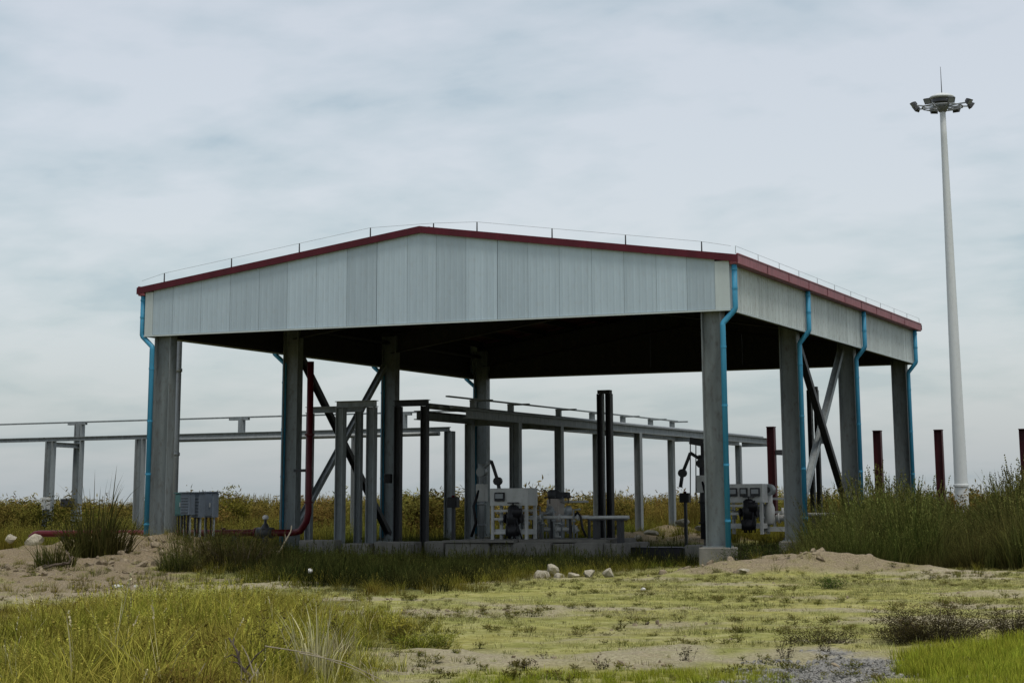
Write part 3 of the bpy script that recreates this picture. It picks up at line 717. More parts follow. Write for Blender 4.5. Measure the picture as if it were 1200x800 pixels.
# ------------------------------------------------------------------ high mast light
def build_mast():
    dm = 95.0
    b = at_d(1134, 606, dm); t = at_d(1102.0, 125.5, dm)
    x, y = float(b[0]*.3+t[0]*.7), float(b[1]*.3+t[1]*.7); zt = float(t[2]); zb = gz(x, y)
    root = empty('high_mast_light', (x, y, zb)); tag(root, 'tall white tapering high-mast light with a crown of floodlights', 'light mast')
    n = 14
    MB().tube([(x, y, zb-.3+(zt-zb+.3)*k/n) for k in range(n+1)], [.335-(.335-.135)*k/n for k in range(n+1)], 20).build('mast', 'mast_paint', root, True)
    fl = MB().lathe((x, y, 0), [(.38, zb+.02), (.38, zb+.10), (.345, zb+.10)], 20)
    for k in range(3):
        z = zb+2.2+k*(zt-zb)/3.2
        rr = .335-.2*(z-zb)/(zt-zb)
        if k == 0: fl.lathe((x, y, 0), [(rr+.012, z), (rr+.05, z+.02), (rr+.05, z+.1), (rr+.012, z+.12)], 20)
    fl.build('flange', 'mast_paint', root)
    MB().cbox((x-.2, y-.39, zb+.6), (x+.2, y-.30, zb+1.5), .02).build('hatch', 'mast_paint', root)
    MB().lathe((x, y, 0), [(.17, zt-.25), (.30, zt+.02), (.34, zt+.1), (.34, zt+.28), (.2, zt+.42)], 18).build('hub', 'galvanised', root, True)
    MB().lathe((x, y, 0), [(.20, zt+.36), (.56, zt+.42), (.60, zt+.46), (.52, zt+.53), (.34, zt+.61), (.15, zt+.66), (.03, zt+.67)], 22).build('rain_cap', 'mast_paint', root, True)
    MB().tube([(x, y, zt+.66), (x, y, zt+1.95)], [.024, .010], 8).build('lightning_rod', 'dark_steel', root)
    R = 1.33
    th = math.atan2(AX_R[1], AX_R[0])
    ring = MB()
    for rr, zz, r in ((.95, zt-.02, .03),):
        ring.tube([(x+rr*math.cos(a), y+rr*math.sin(a), zz) for a in np.linspace(0, 2*math.pi, 37)], r, 8, False)
    ring.build('ring', 'galvanised', root, True)
    for k in range(8):
        a = th+.10+k*math.pi/4
        u = np.array((math.cos(a), math.sin(a), 0)); v = np.array((-math.sin(a), math.cos(a), 0)); c = np.array((x, y, zt))
        arm = MB().bar(c+u*.28+(0, 0, .02), c+u*R+(0, 0, .05), .05, .06); arm.bar(c+u*.28+(0, 0, -.15), c+u*1.0+(0, 0, -.02), .04, .04)
        am = arm.build('arm', 'galvanised', root)
        f = u*.80+np.array((0, 0, -.60)); f /= np.linalg.norm(f); w = np.cross(v, f); o = c+u*(R+.05)+np.array((0, 0, .10))
        hv = []
        for dd, sx, sz in ((-.13, .09, .07), (-.02, .15, .12), (.09, .18, .15)):
            hv += [o+f*dd+v*sx*i+w*sz*j for i, j in ((-1, -1), (1, -1), (1, 1), (-1, 1))]
        fs = [(3, 2, 1, 0), (8, 9, 10, 11)]
        for q in range(2):
            for i in range(4): j = (i+1) % 4; fs.append((q*4+i, q*4+j, q*4+4+j, q*4+4+i))
        fo = MB().add(hv, fs).build('floodlight', 'flood_dark', root)
        MB().add([o+f*.095+v*.15*i+w*.12*j for i, j in ((-1, -1), (1, -1), (1, 1), (-1, 1))]+[o+f*.102+v*.15*i+w*.12*j for i, j in ((-1, -1), (1, -1), (1, 1), (-1, 1))],
                 [(3, 2, 1, 0), (4, 5, 6, 7), (0, 1, 5, 4), (1, 2, 6, 5), (2, 3, 7, 6), (3, 0, 4, 7)]).build('lens', 'glass_lens', fo)
        MB().bar(o-v*.19+f*-.02, o+v*.19+f*-.02, .03, .03).build('yoke', 'galvanised', fo)
    ba = MB().lathe((x, y, 0), [(.46, zt+.17), (.52, zt+.2), (.52, zt+.34), (.45, zt+.36)], 16)
    ba.build('ballast_ring', 'flood_dark', root)
build_mast()

# ------------------------------------------------------------------ concrete platform, kerbs and blocks under the canopy
def slab(name, lo, hi, label, cat, group=None, mat='concrete'):
    o = MB().cbox(lo, hi, .03).build(name, mat); tag(o, label, cat, group); return o
PF = at_d(545, 633, 61.0)[1]
def build_platform():
    xa, xb = float(at_y(521, 640, PF)[0]), float(at_y(722, 640, PF)[0])
    root = empty('loading_platform', (xa, PF, -.7)); tag(root, 'low concrete loading platform carrying the white metering equipment', 'platform')
    cuts = [xa, float(at_y(573, 640, PF)[0]), float(at_y(600, 640, PF)[0]), float(at_y(645, 640, PF)[0]), float(at_y(672, 640, PF)[0]), float(at_y(707, 640, PF)[0]), xb]
    for k, (a, b) in enumerate(zip(cuts[:-1], cuts[1:])):
        rec = .12 if k in (1, 3) else 0.0
        MB().cbox((a+.01, PF+rec, -.95), (b-.01, PF+3.0, -.02-.03*(k % 2)), .03).build('concrete_block', 'concrete', root)
    MB().box((xa-.05, PF-.06, -.016), (float(at_y(603, 640, PF)[0]), PF+2.9, .05)).build('top_slab', 'concrete', root)
    MB().box((float(at_y(604, 640, PF)[0]), PF+.25, -.018), (float(at_y(706, 640, PF)[0]), PF+2.9, .06)).build('top_slab', 'concrete', root)
build_platform()
def px_block(name, px0, px1, ytop, d, depth, label, cat, zb=-.95, mat='concrete', group=None):
    a, b = at_d(px0, ytop, d), at_d(px1, ytop, d); y = float(a[1]); bb = at_y(px1, ytop, y)
    return slab(name, (float(a[0]), y, zb), (float(bb[0]), y+depth, float(a[2])), label, cat, group, mat)
px_block('concrete_kerb', 350, 392, 632.5, 63.5, .5, 'low concrete kerb right of the second left column', 'kerb')
px_block('concrete_kerb', 401, 431, 636.5, 62.5, .7, 'pale concrete kerb block below the grey frame legs', 'kerb')
px_block('concrete_kerb', 438, 486, 634.5, 62.3, .5, 'long low kerb at the foot of the third left column', 'kerb')
px_block('concrete_block', 467, 481, 637.5, 60.8, .5, 'small squared concrete block in front of the dark goalpost frame', 'concrete block')
px_block('concrete_block', 497, 520, 634, 62.2, .7, 'concrete block at the left end of the loading platform', 'concrete block')
px_block('concrete_block', 802, 829, 638.5, 58.5, 1.2, 'stained concrete block left of the front right column', 'concrete block')
px_block('steel_trough', 727, 800, 641, 60.5, 1.0, 'dark steel trough lying between platform and front right column', 'trough', mat='black_steel')
px_block('concrete_block', 940, 962, 627, 62.5, .8, 'weathered concrete block right of the second right column', 'concrete block')
px_block('concrete_slab', 824, 835, 625.5, 66, .8, 'pale concrete lump behind the front right column', 'concrete block', -.8)

# ------------------------------------------------------------------ metering skids
def build_skid(px0, px1, ytop, ybot, d, label, two_screens):
    a, b = at_d(px0, ytop, d), at_d(px1, ytop, d); y0 = float(a[1]); x0 = float(a[0]); x1 = float(at_y(px1, ytop, y0)[0])
    zt = float(a[2]); zb = float(at_y(px0, ybot, y0)[2]); w = x1-x0; y1 = y0+.75
    H = zt-zb
    root = empty('metering_skid', ((x0+x1)/2, y0, zb)); tag(root, label, 'metering skid')
    for x in (x0+.05, x1-.05):
        for y in (y0+.04, y1-.04): MB().box((x-.045, y-.04, zb-.02), (x+.045, y+.04, zt-.02)).build('post', 'white_paint', root)
    cz = zb+H*(.66 if not two_screens else .62)
    cab = MB().cbox((x0-.02, y0-.02, cz), (x1+.02, y1+.02, zt), .02).build('cabinet', 'white_paint', root)
    MB().box((x0+.01, y0-.026, cz+.02), (x1-.01, y0-.021, zt-.03)).build('cabinet_door', 'white_paint', cab)
    scr = ((.13, .40),) if not two_screens else ((.05, .35), (.42, .62), (.70, .95))
    for s0, s1 in scr:
        sc_ = MB().cbox((x0+w*s0, y0-.10, zt-H*.25), (x0+w*s1, y0-.027, zt-H*.08), .01).build('display', 'screen_dark', cab)
        MB().box((x0+w*(s0+.03), y0-.104, zt-H*.2), (x0+w*(s1-.03), y0-.1005, zt-H*.11)).build('glass', 'glass_lens', sc_)
    for f in (.56, .40, .13):
        z = zb+H*f
        MB().box((x0+.096, y0+.02, z-.035), (x1-.096, y0+.08, z+.035)).build('rail', 'white_paint', root)
        MB().box((x0+.096, y1-.08, z-.035), (x1-.096, y1-.02, z+.035)).build('rail', 'white_paint', root)
    MB().box((x0+.02, y0+.10, zb+H*.10), (x1-.02, y1-.1, zb+H*.20)).build('drip_tray', 'white_paint', root)
    # dark valve body with hoses in front of the frame
    cx, cy = x0+w*.66, y0-.12
    v = MB().lathe((cx, cy, zb), [(.05, .1), (.2, .14), (.2, .3), (.12, .4), (.2, .46), (.22, .72), (.17, .8), (.17, .95), (.08, 1.02)], 12)
    v.cyl((cx-.26, cy, zb+.62), (cx+.26, cy, zb+.62), .09, 10); v.cyl((cx-.28, cy, zb+.62), (cx-.24, cy, zb+.62), .14, 12); v.cyl((cx+.24, cy, zb+.62), (cx+.28, cy, zb+.62), .14, 12)
    v.cbox((cx-.2, cy-.16, zb+.1), (cx+.16, cy+.1, zb+.42), .02).cbox((cx+.02, cy-.2, zb+.66), (cx+.3, cy, zb+.92), .02)
    v.build('valve_body', 'black_steel', root, True)
    h = MB()
    for k in range(6):
        r = random.Random(k+px0); sx = cx-.2+k*.08
        h.tube([(sx, cy-.05, zb+r.uniform(.7, 1.0)), (sx+r.uniform(-.06, .06), cy-.15, zb+.55), (sx+r.uniform(-.08, .08), cy-.14, zb+.25), (sx+r.uniform(-.12, .12), cy-.1, zb+.03)], .022, 6)
    h.build('hose', 'black_steel', root, True)
    pw = MB()
    for k in range(9):
        r = random.Random(50+k+px0); px_ = x0+.12+(w-.24)*r.random(); py_ = y0+.2+.35*r.random(); z0 = zb+H*r.uniform(.1, .3); z1 = zb+H*r.uniform(.42, .64)
        pw.tube([(px_, py_, z0), (px_, py_, z1), (px_+r.choice((-.2, .2)), py_, z1+.02)], r.uniform(.02, .04), 8)
        pw.cyl((px_, py_, (z0+z1)/2-.03), (px_, py_, (z0+z1)/2+.03), .075, 10)
    pw.build('pipework', 'galvanised', root, True)['kind'] = 'stuff'
    w_ = MB(); cz2 = zb+1.02
    w_.tube([(cx+.16*math.cos(t), cy-.02+.16*math.sin(t), cz2+.06) for t in np.linspace(0, 2*math.pi, 17)], .02, 6, False)
    w_.bar((cx-.16, cy-.02, cz2+.06), (cx+.16, cy-.02, cz2+.06), .02, .02); w_.cyl((cx, cy-.02, cz2-.1), (cx, cy-.02, cz2+.07), .02, 6)
    w_.build('handwheel', 'dark_steel', root)
    return root, x0, x1, y0, zb, zt
build_skid(575, 618, 572, 632, 61.8, 'white metering skid with one dark display on the loading platform', False)
r2, sx0, sx1, sy0, szb, szt = build_skid(849, 893, 567, 625, 62.0, 'white metering skid with several dark displays beside the front right column', True)

def flange(m, p, ax, r, t=.05):
    p = np.array(p, float); ax = np.array(ax, float); m.cyl(p-ax*t/2, p+ax*t/2, r, 14)
def build_manifold(px0, px1, d, label, base):
    a = at_d(px0, 606, d); y = float(a[1]); x0 = float(a[0]); x1 = float(at_y(px1, 606, y)[0]); zr = float(a[2]); w = x1-x0
    root = empty('pipe_manifold', ((x0+x1)/2, y, base)); tag(root, label, 'pipe manifold')
    m = MB().cyl((x0, y, zr), (x1, y, zr), .055, 10)
    for f in (.18, .5, .82): flange(m, (x0+w*f, y, zr), (1, 0, 0), .10)
    m.build('upper_pipe', 'white_paint', root, True)
    m = MB().cyl((x0, y+.25, base+.28), (x1-w*.25, y+.25, base+.28), .07, 12)
    for f in (.1, .4, .7): flange(m, (x0+w*f, y+.25, base+.28), (1, 0, 0), .13)
    m.build('lower_pipe', 'white_paint', root, True)
    for f in (.02, .34, .66, .98):
        MB().bar((x0+w*f, y+.12, base-.02), (x0+w*f, y+.12, zr-.04), .07, .07).build('support', 'dark_steel', root)
    for k, f in enumerate((.28, .60)):
        x = x0+w*f
        v = MB().cyl((x, y+.25, base+.15), (x, y+.25, zr+.25), .06, 12); v.lathe((x, y+.25, 0), [(.06, zr+.05), (.12, zr+.09), (.12, zr+.26), (.06, zr+.34)], 14)
        v.build('valve', 'galvanised', root, True)
        hw = MB().tube([(x+.17*math.cos(t), y+.25+.17*math.sin(t), zr+.6) for t in np.linspace(0, 2*math.pi, 17)], .02, 6, False)
        hw.cyl((x, y+.25, zr+.4), (x, y+.25, zr+.62), .02, 6); hw.bar((x-.17, y+.25, zr+.6), (x+.17, y+.25, zr+.6), .02, .02)
        hw.build('handwheel', 'dark_steel', root)
    pw = MB()
    for k in range(12):
        r = random.Random(80+k); xx = x0+w*r.uniform(.03, .95); yy = y+r.uniform(-.1, .5); z1 = base+r.uniform(.35, .95)
        pw.tube([(xx, yy, base-.02), (xx, yy, z1), (xx+r.choice((-.22, .22)), yy, z1+.02)], r.uniform(.018, .035), 8); pw.cyl((xx, yy, z1*.6), (xx, yy, z1*.6+.06), .07, 10)
    pw.build('pipework', 'galvanised', root, True)['kind'] = 'stuff'
    x = x0+w*.75
    MB().tube([(x, y, zr), (x+.14, y-.1, zr+.16), (x+.26, y-.13, zr+.02), (x+.32, y-.12, base+.3), (x+.42, y-.1, base+.05)], .035, 8).build('hose', 'black_steel', root, True)
    return root, x0, x1, y, zr
mr, mx0, mx1, my, mzr = build_manifold(622, 690, 62.6, 'pipe manifold with valves and handwheels between metering skid and black post', .05)
def build_meter(px0, px1, ytop, d, label):
    a = at_d(px0, ytop, d); y = float(a[1]); x0 = float(a[0]); x1 = float(at_y(px1, ytop, y)[0]); zt = float(a[2])
    root = empty('flow_meter', ((x0+x1)/2, y, .05)); tag(root, label, 'flow meter'); w = x1-x0; cx = (x0+x1)/2
    MB().cbox((x0, y, .55), (x1, y+.45, zt-.28), .04).build('body', 'cream_paint', root)
    MB().lathe((cx-w*.1, y+.2, 0), [(.17, zt-.28), (.2, zt-.22), (.2, zt-.06), (.12, zt)], 14).build('head', 'dark_steel', root, True)
    MB().cbox((cx+w*.25, y+.05, zt-.27), (x1+.25, y+.35, zt-.08), .02).build('transmitter', 'dark_steel', root)
    m = MB().cyl((cx, y+.2, .0), (cx, y+.2, .56), .11, 12); flange(m, (cx, y+.2, .5), (0, 0, 1), .19); flange(m, (cx, y+.2, .08), (0, 0, 1), .19)
    m.build('stand_pipe', 'white_paint', root, True)
    MB().cyl((x1, y+.2, zt-.38), (x1+.9, y+.2, zt-.38), .035, 8).build('side_pipe', 'white_paint', root, True)
    p = MB().tube([(x0, y+.2, .8), (x0-.22, y+.2, .8), (x0-.3, y+.2, .7), (x0-.3, y+.2, .05)], .06, 10); p.build('outlet_pipe', 'cream_paint', root, True)
build_meter(640, 655, 573.5, 64, 'cream flow meter with dark head behind the metering skid')
# right-hand skid's own pump group
def build_pump(px, ytop, d, base, label):
    a = at_d(px, ytop, d); x, y, zt = map(float, a)
    root = empty('pump', (x, y, base)); tag(root, label, 'pump')
    MB().cyl((x, y-.16, zt-.16), (x, y+.18, zt-.16), .17, 16).build('flange_head', 'galvanised', root, True)
    MB().cyl((x, y-.175, zt-.16), (x, y-.161, zt-.16), .09, 14).build('sight_glass', 'dark_steel', root, True)
    m = MB().lathe((x, y, 0), [(.13, base+.25), (.16, base+.3), (.16, base+.75), (.10, base+.9), (.10, zt-.3)], 14); m.build('body', 'white_paint', root, True)
    fr = MB()
    for sx in (-.28, .62):
        fr.bar((x+sx, y+.35, base-.02), (x+sx, y+.35, zt-.4), .06, .06, (1, 0, 0))
    for z in (base+.12, base+.62, zt-.42): fr.bar((x-.31, y+.35, z), (x+.65, y+.35, z), .07, .07)
    fr.bar((x-.31, y-.05, base+.12), (x+.65, y-.05, base+.12), .07, .14)
    fr.build('frame', 'white_paint', root)
    v = MB().cyl((x+.2, y, base+.45), (x+.62, y, base+.45), .1, 12); flange(v, (x+.3, y, base+.45), (1, 0, 0), .16); flange(v, (x+.5, y, base+.45), (1, 0, 0), .16); v.cyl((x+.4, y, base+.45), (x+.4, y, base+.75), .04, 8); v.cyl((x+.15, y, base+.12), (x+.15, y, base+.45), .05, 8)
    v.build('valve', 'white_paint', root, True)
build_pump(901, 567.5, 62.3, szb, 'white pump with a round sight glass beside the right metering skid')

# loading arms
def build_arm(px, ybase, ytop, d, label, flip, mat='galvanised'):
    b = at_d(px, ytop, d); x, y, zt = map(float, b); s = -1 if flip else 1
    zb = .04
    root = empty('loading_boom', (x, y, zb)); tag(root, label, 'loading arm')
    m = MB().cyl((x, y, zb-.1), (x, y, zt-.35), .085, 12)
    for z in (zb+.4, 1.1): flange(m, (x, y, z), (0, 0, 1), .15)
    m.build('riser', mat, root, True)
    MB().cbox((x-.16, y-.14, zt-1.25), (x+.16, y+.14, zt-.7), .02).build('spring_box', 'white_paint', root)
    j = MB().cyl((x, y-.13, zt-.32), (x, y+.13, zt-.32), .15, 12); j.cyl((x, y, zt-.4), (x, y, zt-.05), .11, 12); j.build('swivel_joint', mat, root, True)
    e = (x+s*.36, y-.05, zt+.02); f = (x+s*.62, y-.12, zt-.62)
    MB().tube([(x, y, zt-.2), (x+s*.18, y, zt-.1), e], .055, 10).build('inner_arm', mat, root, True)
    MB().tube([e, (x+s*.45, y-.06, zt-.2), f], .055, 10).build('outer_arm', 'dark_steel', root, True)
    k = MB().cyl((f[0], f[1]-.1, f[2]), (f[0], f[1]+.1, f[2]), .13, 12); k.cyl(f, (f[0]+s*.08, f[1], f[2]-.45), .06, 10); k.build('coupling', 'dark_steel', root, True)
    MB().tube([(x-s*.05, y-.1, zt-.9), (x-s*.2, y-.2, zt-1.4), (x-s*.12, y-.2, .5), (x-s*.3, y-.15, .08)], .05, 8).build('hose', 'black_steel', root, True)
    return root
build_arm(564.5, 630, 541, 66, 'loading arm with a folded elbow left of the white metering skid', False)
lr = build_arm(822, 630, 531, 66, 'dark hanging loading arm just left of the front right column', True, 'dark_steel')
# chain hoist bits on the receding rack: two hanging rods
for px in (809, 815.5):
    p = at_d(px, 520, 66.4); q = at_d(px, 585, 66.4)
    MB().cyl(q, p, .018, 6).build('drop_rod', 'dark_steel', lr)
p = at_d(808, 516, 66.4); q = at_d(824, 519, 66.4)
MB().bar(p, q, .16, .22).build('hoist_beam', 'dark_steel', lr); MB().cyl((float(at_d(824, 519, 66.4)[0]), float(at_d(824, 519, 66.4)[1]), .0), tuple(map(float, q)), .09, 10).build('hoist_post', 'dark_steel', lr)

def build_button_post(px, ytop, d, h, label):
    p = at_d(px, ytop, d); x, y, zt = map(float, p); zb = gz(x, y)
    root = empty('control_post', (x, y, zb)); tag(root, label, 'control post')
    MB().bar((x, y, zb-.2), (x, y, zt-.02), .11, .09, (1, 0, 0)).build('post', 'dark_steel', root)
    c = MB().cbox((x-.17, y-.16, zt-.3), (x+.17, y+.1, zt+.02), .02).build('control_box', 'black_steel', root)
    MB().lathe((x, y-.03, 0), [(.05, zt+.02), (.06, zt+.05), (.03, zt+.08)], 10).build('button', 'pipe_red', c)
build_button_post(803, 578, 70, 1.2, 'dark control post with a box head left of the front right column')
build_button_post(531.5, 583, 64.5, 1.2, 'dark control post with a box head left of the rear left column')

def build_bench(px0, px1, ytop, d, label, legpx, zb=-.8):
    a = at_d(px0, ytop, d); y = float(a[1]); z = float(a[2]); x0 = float(a[0]); x1 = float(at_y(px1, ytop, y)[0])
    root = empty('pipe_trestle', ((x0+x1)/2, y, zb)); tag(root, label, 'trestle')
    MB().cyl((x0, y, z), (x1, y, z), .05, 12).build('pipe', 'white_paint', root, True)
    MB().cyl((x0+.02, y+.3, z-.02), (x1-.15, y+.3, z-.02), .045, 12).build('pipe', 'white_paint', root, True)
    for q in legpx:
        x = float(at_y(q, ytop, y)[0])
        MB().box((x-.055, y-.02, zb), (x+.055, y+.32, z-.09)).build('leg', 'dark_steel', root)
        MB().box((x-.15, y-.06, z-.089), (x+.15, y+.36, z-.052)).build('saddle', 'dark_steel', root)
build_bench(690, 737, 606, 60.2, 'short white pipe on a dark trestle at the foot of the black post', (697, 725))
build_bench(945, 980, 602.5, 63, 'short white pipe stub on a trestle right of the second right column', (953, 958))

# ------------------------------------------------------------------ red fire main
def build_red_main():
    y = 6.9
    L = at_y(33, 622, y); Rr = at_y(352, 614, y)
    z = .27
    x0, x1 = float(at_y(36, 622, y)[0]), float(Rr[0])
    root = empty('fire_main', (x0, y, gz(x0, y))); tag(root, 'long dark red pipe running low behind the left columns with a riser', 'pipe')
    r = .105
    MB().tube([(x0, y, gz(x0, y)-.3), (x0, y, z-.28), (x0+.05, y, z-.1), (x0+.18, y, z-.02), (x0+.34, y, z), (x1-.25, y, z)], r, 12).build('pipe_run', 'pipe_red', root, True)
    rz = at_y(363, 607, y+.1); xr = float(rz[0])
    MB().tube([(x1-.24, y, z), (x1+.0, y, z+.05), (xr-.06, y, z+.35), (xr, y, z+.6), (xr, y, 5.6)], r, 12).build('riser', 'pipe_red', root, True)
    f = MB()
    for px in (120, 262, 300): flange(f, (float(at_y(px, 616, y)[0]), y, z), (1, 0, 0), .17)
    for zz in (1.2, 3.3): flange(f, (xr, y, zz), (0, 0, 1), .16)
    f.build('flange', 'pipe_red', root)
    xv = float(at_y(311, 612, y)[0])
    v = MB().cyl((xv-.28, y, z), (xv+.28, y, z), .17, 12); v.lathe((xv, y, 0), [(.16, z+.05), (.12, z+.2), (.05, z+.3), (.03, z+.5)], 12); v.cyl((xv, y, z-.35), (xv, y, z), .1, 10)
    vo = v.build('valve', 'dark_steel', root, True)
    MB().lathe((xv, y, 0), [(.04, z+.4), (.09, z+.43), (.10, z+.50), (.05, z+.55)], 12).build('valve_cap', 'white_stone', vo)
    for px in (75, 150, 275):
        x = float(at_y(px, 616, y)[0]); MB().bar((x, y, -.6), (x, y, z-.09), .12, .12, (1, 0, 0)).build('support', 'dark_steel', root)
    q = at_y(356, 551, y)
    MB().bar((float(q[0])-.35, y, float(q[2])), (xr, y, float(q[2])), .06, .09).build('wall_clamp', 'dark_steel', root)
build_red_main()

# ------------------------------------------------------------------ electrical boxes on stands beside the front-left column
def build_ebox(px0, px1, ytop, ybot, d, mat, label, louvres, leg):
    a = at_d(px0, ytop, d); y = float(a[1]); x0 = float(a[0]); x1 = float(at_y(px1, ytop, y)[0]); zt = float(a[2]); zb = float(at_y(px0, ybot, y)[2])
    cx = (x0+x1)/2; g = gz(cx, y)
    root = empty('electrical_box', (cx, y, g)); tag(root, label, 'electrical box', 'electrical boxes on stands')
    body = MB().cbox((x0, y, zb), (x1, y+.32, zt), .02).build('body', mat, root)
    MB().box((x0-.02, y-.03, zt+.001), (x1+.02, y+.34, zt+.03)).build('lid', mat, body)
    if louvres:
        for k in range(6):
            z = zb+(zt-zb)*(.16+.13*k); MB().bar((x0+.03, y-.012, z), (x1-.03, y-.012, z), .035, .045).build('louvre', mat, body)
    else:
        MB().box((x0+.03, y-.018, zb+.04), (x1-.03, y-.003, zt-.04)).build('door', mat, body)
        MB().box((x1-.1, y-.04, (zb+zt)/2-.06), (x1-.07, y-.019, (zb+zt)/2+.06)).build('handle', 'galvanised', body)
    for x in leg and (x0+.06, x1-.06) or (cx,):
        MB().bar((x, y+.16, g-.2), (x, y+.16, zb), .05, .05, (1, 0, 0)).build('leg', 'galvanised', root)
    gl = MB()
    for k in range(2): gl.tube([(x0+(x1-x0)*(.3+.4*k), y+.1, zb), (x0+(x1-x0)*(.3+.4*k), y+.1, zb-.25), (x0+(x1-x0)*(.4+.2*k), y+.15, g+.02)], .025, 6)
    gl.build('cable', 'black_steel', root)
build_ebox(205, 215, 578, 604, 58.0, 'teal_paint', 'dark teal electrical box nearest the front left column', False, False)
build_ebox(211.5, 222, 577.5, 603, 57.2, 'box_grey', 'louvred dark grey electrical box second from the front left column', True, True)
build_ebox(224, 234, 577.5, 606, 57.6, 'box_grey', 'louvred dark grey electrical box third from the front left column', True, True)
build_ebox(236, 250, 577, 606, 58.2, 'box_grey', 'smooth blue-grey electrical box farthest from the front left column', False, True)

# ------------------------------------------------------------------ rocks and debris
def rock_mb(c, r, seed, flat=.7):
    rr = random.Random(seed); import bmesh
    bm = bmesh.new(); bmesh.ops.create_icosphere(bm, subdivisions=2, radius=1)
    ph = [(Vector((rr.gauss(0, 1), rr.gauss(0, 1), rr.gauss(0, 1))).normalized(), rr.uniform(.42, .82)) for _ in range(15)]
    sx, sy = rr.uniform(.85, 1.3), rr.uniform(.7, 1.0); rot = rr.uniform(0, 6)
    v = []
    for q in bm.verts:
        p = q.co.copy()
        for n, dd in ph:
            e = p.dot(n)
            if e > dd: p -= n*(e-dd)*.9
        p *= 1+rr.uniform(-.09, .09)
        x, y, z = p.x*sx, p.y*sy, p.z*flat
        v.append((c[0]+r*(x*math.cos(rot)-y*math.sin(rot)), c[1]+r*(x*math.sin(rot)+y*math.cos(rot)), c[2]+r*z))
    f = [tuple(w.index for w in q.verts) for q in bm.faces]; bm.free()
    return MB().add(v, f)
def rock(px, py, rpx, d, seed, label, mat='rock', flat=.7, grp='pale boulders below the platform'):
    p = at_d(px, py, d); r = rpx*d/FPX
    o = rock_mb((float(p[0]), float(p[1]), float(p[2])), r, seed, flat).build('boulder', mat); tag(o, label, 'boulder', grp)
rock(634, 675, 11, 44.5, 1, 'leftmost pale boulder of the row below the platform')
rock(646, 669, 12, 45.6, 2, 'largest pale boulder lying behind two others')
rock(655, 677, 10, 44.2, 3, 'low pale boulder in front of the largest one')
rock(672, 674, 8, 44.6, 4, 'smallest boulder in the middle of the row')
rock(690, 672, 11, 45.2, 5, 'grey-brown flat boulder second from the right')
rock(712, 671, 11.5, 45.0, 6, 'tall pale boulder at the right end of the row')
rock(138, 687, 8, 38.3, 8, 'bright white stone lying at the edge of the tall grass', 'white_stone', .5, 'white stones')
rock(160, 686, 4, 38.6, 9, 'small white stone right of the bright white one', 'white_stone', .6, 'white stones')
rock(363, 669, 4, 42, 10, 'small white stone in front of the second left column', 'white_stone', .9, 'white stones')
rock(754, 690, 4.5, 36.5, 11, 'small white stone alone on the mossy meadow', 'white_stone', .5, 'white stones')
rock(40, 635, 14, 62, 12, 'grey-green boulder right of the bent end of the red pipe', 'rock', .7, 'boulders left of the canopy')
rock(12, 632, 9, 63, 13, 'small boulder at the left edge near the red pipe', 'rock', .7, 'boulders left of the canopy')
rock(872, 668, 9, 44.2, 14, 'flat pale clod on the sandy bank', 'rock', .35, 'clods on the sandy bank')
rock(196, 641, 10, 56.5, 15, 'rough earth clod at the foot of the front left column', 'rock', .6, 'boulders left of the canopy')
for k, (px, py, s) in enumerate(((765, 624, 9), (800, 612, 11), (822, 618, 9), (748, 630, 7))):
    rock(px, py, s, 78, 20+k, ('broken concrete lump low on the left of the spoil heap', 'broken concrete lump on top of the spoil heap', 'broken concrete lump right of the spoil heap top', 'small concrete lump at the left foot of the spoil heap')[k], 'rock', .6, 'lumps on the spoil heap')

# ------------------------------------------------------------------ vegetation
class Leaves:
    def __init__(s): s.v = []; s.f = []; s.t = []; s.r = []
    def blade(s, b, az, h, lean, w, rng, seg=3, droop=1.6, t0=0.0, t1=1.0):
        """one bent tapering grass blade"""
        ca, sa = math.cos(az), math.sin(az); tw = rng.uniform(-.9, .9)
        wx, wy = -math.sin(az+tw), math.cos(az+tw); rr = rng.random(); n = len(s.v)
        for k in range(seg+1):
            u = k/seg; out = lean*h*u**droop; z = h*(u-.35*lean*u*u)
            x, y = b[0]+ca*out, b[1]+sa*out
            ww = w*(1-.85*u)*.5 if k < seg else 0
            if k < seg: s.v += [(x-wx*ww, y-wy*ww, b[2]+z), (x+wx*ww, y+wy*ww, b[2]+z)]; s.t += [t0+(t1-t0)*u]*2; s.r += [rr]*2
            else: s.v.append((x, y, b[2]+z)); s.t.append(t1); s.r.append(rr)
        for k in range(seg-1): i = n+2*k; s.f.append((i, i+1, i+3, i+2))
        i = n+2*(seg-1); s.f.append((i, i+1, i+2))
    def leaf(s, p, d, L, w, t, rr, nrm=None):
        d = np.array(d, float); d /= np.linalg.norm(d)+1e-9
        a = np.cross(d, nrm if nrm is not None else (0, 0, 1)); na = np.linalg.norm(a)
        a = a/na if na > 1e-4 else np.array((1., 0, 0)); p = np.array(p, float); n = len(s.v)
        q = [p, p+d*L*.45+a*w*.5, p+d*L, p+d*L*.45-a*w*.5]
        s.v += [tuple(x) for x in q]; s.t += [t]*4; s.r += [rr]*4; s.f.append((n, n+1, n+2, n+3))
    def mesh(s, name, mat):
        me = bpy.data.meshes.new(name); me.from_pydata(s.v, [], s.f); me.update()
        for nm, a in (('t', s.t), ('r', s.r)):
            at = me.attributes.new(nm, 'FLOAT', 'POINT'); at.data.foreach_set('value', np.array(a, np.float32))
        me.materials.append(MATS[mat]); return me
